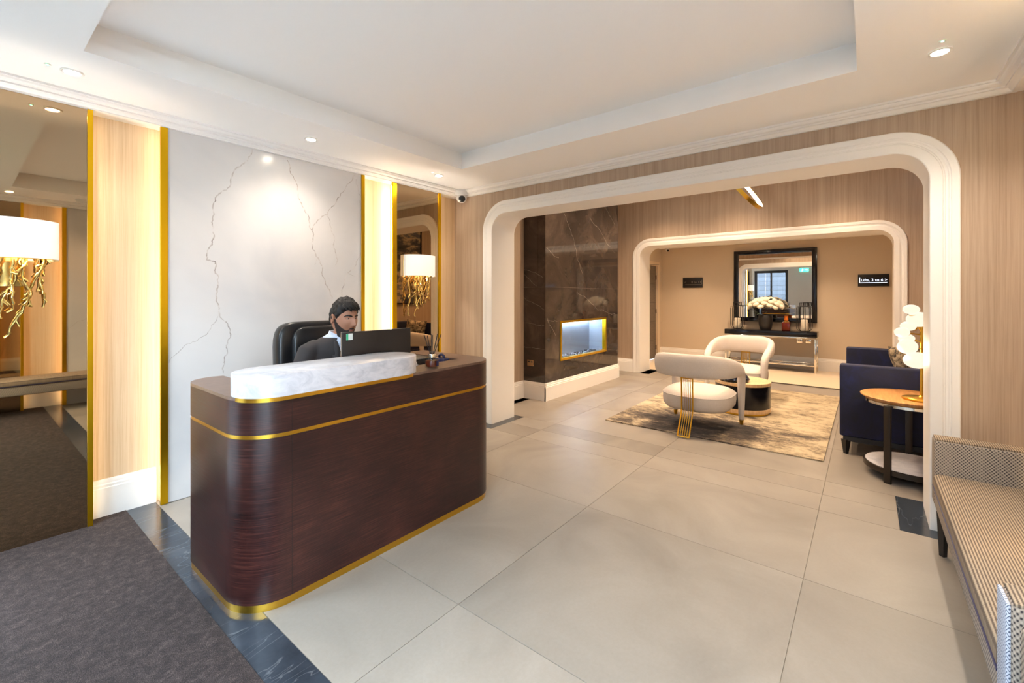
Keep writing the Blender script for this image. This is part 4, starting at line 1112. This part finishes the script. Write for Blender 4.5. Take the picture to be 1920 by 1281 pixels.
bm = B(); ell(bm, (XD+.031,1.925,2.415), (.003,.010,.010), 10, 6); tube(bm, [(XD+.032,1.925,2.403),(XD+.032,1.935,2.37),(XD+.032,1.95,2.335)], .006, 6); tube(bm, [(XD+.032,1.935,2.37),(XD+.032,1.91,2.35)], .006, 6); tube(bm, [(XD+.032,1.90,2.395),(XD+.032,1.95,2.385)], .005, 6)
finish('running_figure', bm, M['exitw'], t)

# ================================================================ PERSON
PX, PY = 1.65, 2.84
t = thing('person', 'seated man in a charcoal suit with dark hair and beard at the desk', 'person', (PX, PY, 0))
def skin_mesh(verts, edges, root=0, levels=2):
    me = bpy.data.meshes.new('s'); me.from_pydata([v[0] for v in verts], edges, []); ob = bpy.data.objects.new('s', me); COL.objects.link(ob)
    md = ob.modifiers.new('skin', 'SKIN'); md.use_smooth_shade = True; md.branch_smoothing = .6
    me.attributes  # skin layer is made with the modifier
    if not me.skin_vertices: 
        bm = bmesh.new(); bm.from_mesh(me); bm.verts.layers.skin.verify(); bm.to_mesh(me); bm.free()
    sv = me.skin_vertices[0].data
    for i, v in enumerate(verts):
        r = v[1]; sv[i].radius = r if hasattr(r, '__len__') else (r, r)
        sv[i].use_root = (i == root)
    sb = ob.modifiers.new('sub', 'SUBSURF'); sb.levels = levels; sb.render_levels = levels
    dg = bpy.context.evaluated_depsgraph_get(); out = bpy.data.meshes.new_from_object(ob.evaluated_get(dg))
    bpy.data.objects.remove(ob); return out
HC = Vector((0, -.068, 1.240))       # head centre
HA, HB, HH = .077, .094, .128
def g(x, z, cx, cz, sx, sz): return math.exp(-((x-cx)/sx)**2-((z-cz)/sz)**2)
def head_pt(u, v, off=0.0):
    """u: azimuth (0 = face, -y), v: -pi/2..pi/2; returns point with offset along the radius"""
    dz = math.sin(v); c = math.cos(v); dx = math.sin(u)*c; dy = -math.cos(u)*c
    x, y, z = dx*HA, dy*HB, dz*HH
    low = max(0, -dz); up = max(0, dz)
    x *= 1 - .20*low**1.6 - .05*up; 
    if y < 0: y *= 1 - .04*low + .02
    else: y *= 1.06 - .42*low**1.3
    fz = z; fr = max(0, -dy)
    if dy < 0:
        d = 0
        d += .027*g(x, fz, 0, -.022, .011, .016) + .016*g(x, fz, 0, .004, .008, .026)      # nose
        d += .004*g(x, fz, .013, -.030, .007, .008) + .004*g(x, fz, -.013, -.030, .007, .008)
        d += .006*g(x, fz, 0, .036, .05, .010)                                              # brow
        d -= .011*g(x, fz, .031, .016, .014, .012) + .011*g(x, fz, -.031, .016, .014, .012) # sockets
        d += .007*g(x, fz, 0, -.056, .020, .006) + .008*g(x, fz, 0, -.068, .017, .006) - .004*g(x, fz, 0, -.062, .02, .003)
        d += .010*g(x, fz, 0, -.098, .024, .018)                                            # chin
        d += .005*g(x, fz, .043, -.018, .018, .02) + .005*g(x, fz, -.043, -.018, .018, .02) # cheeks
        y -= d
    p = Vector((x, y, z)); n = Vector((x/HA**2, y/HB**2, z/HH**2)).normalized()
    return p + n*off
def head_surf(bm, off, keep, nu=72, nv=54):
    G = {}
    for j in range(nv+1):
        for i in range(nu):
            u = 2*PI*i/nu - PI; v = -PI/2 + PI*j/nv; o = off(u, v)
            G[i,j] = (None if not keep(u, v) else bm.verts.new(HEADM @ head_pt(u, v, o)))
    for j in range(nv):
        for i in range(nu):
            q_ = [G[i,j], G[(i+1) % nu, j], G[(i+1) % nu, j+1], G[i, j+1]]
            if all(q_):
                try: bm.faces.new(q_)
                except ValueError: pass
    bmesh.ops.remove_doubles(bm, verts=bm.verts[:], dist=.0002)
    return bm
HEADM = Matrix.Translation(HC) @ Matrix.Rotation(math.radians(6), 4, 'Z') @ Matrix.Rotation(math.radians(7), 4, 'X')
# body: one continuous skin-grown figure with head and hands merged in
V = []; Ed = []
def av(p, r, par=None):
    V.append((Vector(p), r)); 
    if par is not None: Ed.append((par, len(V)-1))
    return len(V)-1
pel = av((0,.05,.55), (.13,.10)); wa = av((0,.06,.72), (.12,.09), pel); ch = av((0,.03,.90), (.145,.10), wa); uc = av((0,.02,1.03), (.12,.075), ch); nk = av((0,-.005,1.12), (.052,.052), uc); nk2 = av((0,-.04,1.18), (.050,.050), nk)
for s in (-1, 1):
    sh_ = av((s*.160,.02,1.030), (.052,.050), uc); sh2 = av((s*.215,.01,.99), (.046,.046), sh_); el_ = av((s*.265,.03,.80), (.040,.040), sh2); wr = av((s*.135,-.20,.775), (.026,.022), el_)
    hp = av((s*.095,.03,.52), (.088,.085), pel); kn = av((s*.12,-.42,.52), (.060,.060), hp); an = av((s*.12,-.36,.11), (.038,.040), kn); av((s*.13,-.48,.045), (.036,.03), an)
bmesh_body = bmesh.new(); me = skin_mesh(V, Ed, pel); bmesh_body.from_mesh(me)
head_surf(bmesh_body, lambda u, v: 0, lambda u, v: True)
for s in (-1, 1):       # ears
    R_ = HEADM @ Matrix.Translation((s*.078, .012, .004)) @ Matrix.Rotation(s*.35, 4, 'Z')
    e = bmesh.new(); ell(e, (0,0,0), (.007,.019,.031), 14, 10); tube(e, [(s*.006, .017*math.cos(a), .029*math.sin(a)) for a in [i*2*PI/18 for i in range(18)]], .0045, 6, closed=True)
    merge(bmesh_body, e, R_)
for s in (-1, 1):       # hands: palm, four fingers of unequal length, side thumb
    o_ = Vector((s*.125, -.235, .768)); inw = -s
    ell(bmesh_body, o_ + Vector((0,-.012,0)), (.038,.048,.014), 14, 8)
    for k, (fx, ln) in enumerate(((-.029,.060),(-.010,.072),(.010,.078),(.028,.070))):
        f0 = o_ + Vector((-inw*-fx, -.050, .002)); 
        tube(bmesh_body, [o_ + Vector((inw*fx*.8, -.02, .004)), o_ + Vector((inw*fx, -.055, .010)), o_ + Vector((inw*fx*1.05, -.055-ln*.45, .012)), o_ + Vector((inw*fx*1.08, -.055-ln*.78, -.002)), o_ + Vector((inw*fx*1.08, -.055-ln*.92, -.013))], [.0085,.0085,.008,.0072,.0055], 8)
    tube(bmesh_body, [o_ + Vector((inw*.020, .018, 0)), o_ + Vector((inw*.045, -.006, .002)), o_ + Vector((inw*.056, -.034, -.002)), o_ + Vector((inw*.052, -.056, -.009))], [.013,.0115,.0095,.0065], 8)
body = finish('body', bmesh_body, M['skin'], t, world=False, ang=70)
# eyes, brows, lips
for s in (-1, 1):
    c = head_pt(s*.40, .125, -.0068); 
    bm = B(); ell(bm, c, (.0145,.0095,.0085), 14, 10); bm.transform(HEADM); e_ = finish('eye', bm, M['eye'], t, world=False)
    bm = B(); ell(bm, c + Vector((s*.001+.001, -.0070, -.0003)), (.0062,.0038,.0064), 10, 8); bm.transform(HEADM); finish('iris', bm, M['iris'], e_, world=False)
    bm = B(); tube(bm, [head_pt(s*a, .125+b, -.0005) for a, b in ((.22,.095),(.34,.160),(.48,.165),(.64,.105))], [(.0028,.0022)]*4, 6); bm.transform(HEADM); finish('eyelid', bm, M['skin'], e_, world=False)
    bm = B(); tube(bm, [head_pt(s*a, b, .002) for a, b in ((.16,.255),(.30,.285),(.48,.30),(.66,.275),(.80,.22))], [(.003,.0035),(.004,.0055),(.004,.005),(.003,.004),(.0015,.002)], 8); bm.transform(HEADM); finish('eyebrow', bm, M['hair'], t, world=False)
for b, r in ((-.462, .0032), (-.535, .0042)):
    bm = B(); tube(bm, [head_pt(a, b, -.001) for a in (-.30,-.18,-.06,0,.06,.18,.30)], [(.001,.001),(r*.7,r*.7),(r,r),(r*.9,r*.9),(r,r),(r*.7,r*.7),(.001,.001)], 8); bm.transform(HEADM); finish('lip', bm, M['lip'], t, world=False)
def hairline(u):
    a = abs(u)
    if a < .55: return .56 + .05*math.sin(u*9)
    if a < 1.05: return .56 - (a-.55)/.5*.25
    if a < 1.38: return .31 - (a-1.05)/.33*.33
    if a < 1.75: return -.02 + (a-1.38)*.9 if a < 1.62 else .19-(a-1.62)*2.6
    return -.15 - (a-1.75)*.45
def hair_off(u, v):
    d = v - hairline(u); k = min(1, max(0, d/.22)); 
    n_ = noise.noise(Vector((math.sin(u)*6*math.cos(v), math.cos(u)*6*math.cos(v), v*5+u*1.5)))
    n2 = noise.noise(Vector((u*14, v*5, 3)))
    top = max(0, math.sin(v)); front = max(0, math.cos(u))
    return -.003 + k*(.012 + .012*top + .012*top*front + .007*n_ + .004*n2)
bm = B(); head_surf(bm, hair_off, lambda u, v: v > hairline(u)-.03, 110, 80)
rnd = random.Random(4)
for i in range(46):        # forelock tufts swept to one side
    u0 = rnd.uniform(-.75, .75); v0 = rnd.uniform(.75, 1.25)
    pts = [head_pt(u0-.35+.5*k/4, v0 - (v0-.52)*k/4*rnd.uniform(.8,1.1), .018+.010*math.sin(PI*k/4)) for k in range(5)]
    tube(bm, [HEADM @ p for p in pts], [(.003,.003),(.007,.005),(.008,.005),(.006,.004),(.001,.001)], 6)
finish('hair', bm, M['hair'], t, world=False, ang=50)
def beardline(u):
    a = abs(u); K = [(0,-.335),(.18,-.345),(.34,-.44),(.5,-.50),(.8,-.42),(1.1,-.27),(1.3,-.10),(1.40,.06),(1.62,.10),(1.64,-9)]
    for p_, q_ in zip(K, K[1:]):
        if a <= q_[0]: return p_[1]+(q_[1]-p_[1])*(a-p_[0])/(q_[0]-p_[0])
    return -9
def beard_keep(u, v):
    a = abs(u)
    if a > 1.60 or v < -1.25 or (a > 1.42 and v < -.75): return False
    if a < .24 and -.565 < v < -.445: return False     # mouth
    return v < beardline(u)+.02
def beard_off(u, v):
    d = beardline(u)-v; k = min(1, max(0, d/.10)); s_ = min(1, max(0, (1.62-abs(u))/.2))
    low = max(0, min(1, (-.55-v)/.3))
    return -.0015 + k*s_*(.0055 + .010*low + .002*noise.noise(Vector((u*22, v*22, 0))))
bm = B(); head_surf(bm, beard_off, beard_keep, 120, 100)
finish('beard', bm, M['beard'], t, world=False, ang=60)

# clothes: lofted shirt, jacket open in a V, sleeves, lapels, tie
def ring_at(z):
    K = [(.50,.165,.125,.055),(.60,.160,.125,.055),(.74,.155,.118,.056),(.88,.178,.122,.042),(.98,.198,.118,.028),(1.045,.196,.106,.016),(1.085,.165,.088,.010),(1.115,.112,.072,.004),(1.140,.070,.062,-.004)]
    for a, b in zip(K, K[1:]):
        if z <= b[0]: f = (z-a[0])/(b[0]-a[0]); return tuple(p+(q_-p)*f for p, q_ in zip(a[1:], b[1:]))
    return K[-1][1:]
def loft(zs, grow, n=48):
    bm = B(); rows = []
    for z in zs:
        rx, ry, cy = ring_at(z); rx += grow; ry += grow
        rows.append([bm.verts.new((rx*math.sin(2*PI*i/n), cy - ry*math.cos(2*PI*i/n), z)) for i in range(n)])
    for A, C in zip(rows, rows[1:]):
        for j in range(n): bm.faces.new((A[j], A[(j+1) % n], C[(j+1) % n], C[j]))
    bm.faces.new(rows[0][::-1]); bm.faces.new(rows[-1]); return bm
def blend(bm, vox, it):
    """fuse overlapping closed pieces into one smooth surface"""
    me = bpy.data.meshes.new('b'); bmesh.ops.recalc_face_normals(bm, faces=bm.faces[:]); bm.to_mesh(me); bm.free()
    ob = bpy.data.objects.new('b', me); COL.objects.link(ob)
    r = ob.modifiers.new('r', 'REMESH'); r.mode = 'VOXEL'; r.voxel_size = vox
    sm = ob.modifiers.new('s', 'SMOOTH'); sm.iterations = it; sm.factor = .6
    out = bpy.data.meshes.new_from_object(ob.evaluated_get(bpy.context.evaluated_depsgraph_get())); bpy.data.objects.remove(ob)
    nb = bmesh.new(); nb.from_mesh(out); return nb
zs = [.50+.02*i for i in range(33)]
finish('shirt', loft([z for z in zs if z < 1.145], .004), M['shirt'], t, world=False, ang=70)
bm = B()
for s in (-1, 1):
    pts_t = [(s*.004,-.088,1.108),(s*.030,-.086,1.124),(s*.055,-.058,1.142),(s*.064,-.016,1.154),(s*.052,.032,1.160),(0,.052,1.162)]
    pts_b = [(s*.034,-.112,1.062),(s*.058,-.096,1.085),(s*.072,-.058,1.108),(s*.077,-.010,1.118),(s*.060,.044,1.124),(0,.066,1.126)]
    A = [bm.verts.new(p) for p in pts_t]; C = [bm.verts.new(p) for p in pts_b]
    for i in range(5): bm.faces.new((A[i], A[i+1], C[i+1], C[i]))
cl = finish('collar', bm, M['shirt'], t, world=False, ang=70); sm = cl.modifiers.new('thick', 'SOLIDIFY'); sm.thickness = .004
gapf = lambda z: .002 + max(0, (z-.80)/.30)*.060
# jacket with sleeves fused into one surface
bm = loft([z for z in zs if z < 1.125], .013)
for s in (-1, 1):
    P_ = [(s*.10,.02,1.035),(s*.165,.018,1.048),(s*.212,.012,1.030),(s*.240,.012,.965),(s*.260,.020,.88),(s*.272,.03,.812),(s*.255,-.005,.790),(s*.205,-.09,.790),(s*.150,-.175,.785)]
    t2 = bmesh.new(); tube(t2, P_, [(.050,.050),(.062,.062),(.066,.064),(.062,.060),(.057,.056),(.054,.054),(.053,.052),(.046,.045),(.039,.037)], 20); merge(bm, t2)
jk = finish('jacket', blend(bm, .009, 6), M['suit'], t, world=False, ang=80)
def onj(x, z, off, s=1):
    rx, ry, cy = ring_at(z); rx += .013+off; ry += .013+off; a_ = math.asin(min(.97, x/rx))
    return Vector((s*rx*math.sin(a_), cy-ry*math.cos(a_), z))
bm = B(); rows = []
for z in (.80,.86,.92,.98,1.02,1.05,1.075,1.09):
    w_ = gapf(z)+.004; rows.append([bm.verts.new(onj(abs(k)*w_, z, .003, 1 if k >= 0 else -1)) for k in (-1,-.66,-.33,0,.33,.66,1)])
for A, C in zip(rows, rows[1:]):
    for j in range(6): bm.faces.new((A[j], A[j+1], C[j+1], C[j]))
finish('shirt_front', bm, M['shirt'], t, world=False, ang=80)
bm = B(); A = []
for z, w_, e in ((1.095,.009,.010),(1.080,.014,.014),(1.066,.009,.009),(1.03,.013,.008),(.95,.019,.008),(.82,.024,.008)):
    c_ = onj(0, z, e); A.append([bm.verts.new(c_+Vector(q_)) for q_ in ((-w_,.004,0),(0,-.004,0),(w_,.004,0),(0,.010,0))])
for a, b in zip(A, A[1:]):
    for j in range(4): bm.faces.new((a[j], a[(j+1) % 4], b[(j+1) % 4], b[j]))
bm.faces.new(A[0]); bm.faces.new(A[-1][::-1]); finish('tie', bm, M['tie'], t, world=False)
for s in (-1, 1):
    bm = B(); L1, L2 = [], []
    for z, wd in ((.79,.006),(.85,.026),(.91,.040),(.97,.050),(1.005,.056),(1.012,.036),(1.05,.034),(1.08,.026),(1.10,.016)):
        g0 = gapf(z); L1.append(bm.verts.new(onj(g0, z, .007, s))); L2.append(bm.verts.new(onj(g0+wd, z, .005, s)))
    for i in range(len(L1)-1): bm.faces.new((L1[i], L1[i+1], L2[i+1], L2[i]))
    lp = finish('lapel', bm, M['suit'], jk, world=False, ang=80); sm = lp.modifiers.new('thick', 'SOLIDIFY'); sm.thickness = .006
    finish('cuff', tube(B(), [(s*.152,-.172,.783),(s*.143,-.192,.780)], [.032,.029], 16), M['shirt'], jk, world=False)
finish('button', ell(B(), onj(0, .77, .004), (.008,.004,.008), 10, 6), M['black'], jk, world=False)
me2 = skin_mesh([(Vector((0,.06,.55)),(.17,.13)),(Vector((0,.06,.64)),(.165,.13)),(Vector((-.10,.02,.535)),(.105,.098)),(Vector((-.122,-.42,.535)),(.078,.078)),(Vector((-.122,-.37,.16)),(.060,.062)),(Vector((.10,.02,.535)),(.105,.098)),(Vector((.122,-.42,.535)),(.078,.078)),(Vector((.122,-.37,.16)),(.060,.062))], [(0,1),(0,2),(2,3),(3,4),(0,5),(5,6),(6,7)])
bm = bmesh.new(); bm.from_mesh(me2); finish('trousers', bm, M['suit'], t, world=False, ang=70)
for s in (-1, 1):
    bm = B(); ell(bm, (s*.125,-.41,.05), (.047,.135,.048), 20, 12, .8); box(bm, s*.125-.044, s*.125+.044, -.53, -.29, .001, .018, .006); finish('shoe', bm, M['shoe'], t, world=False)
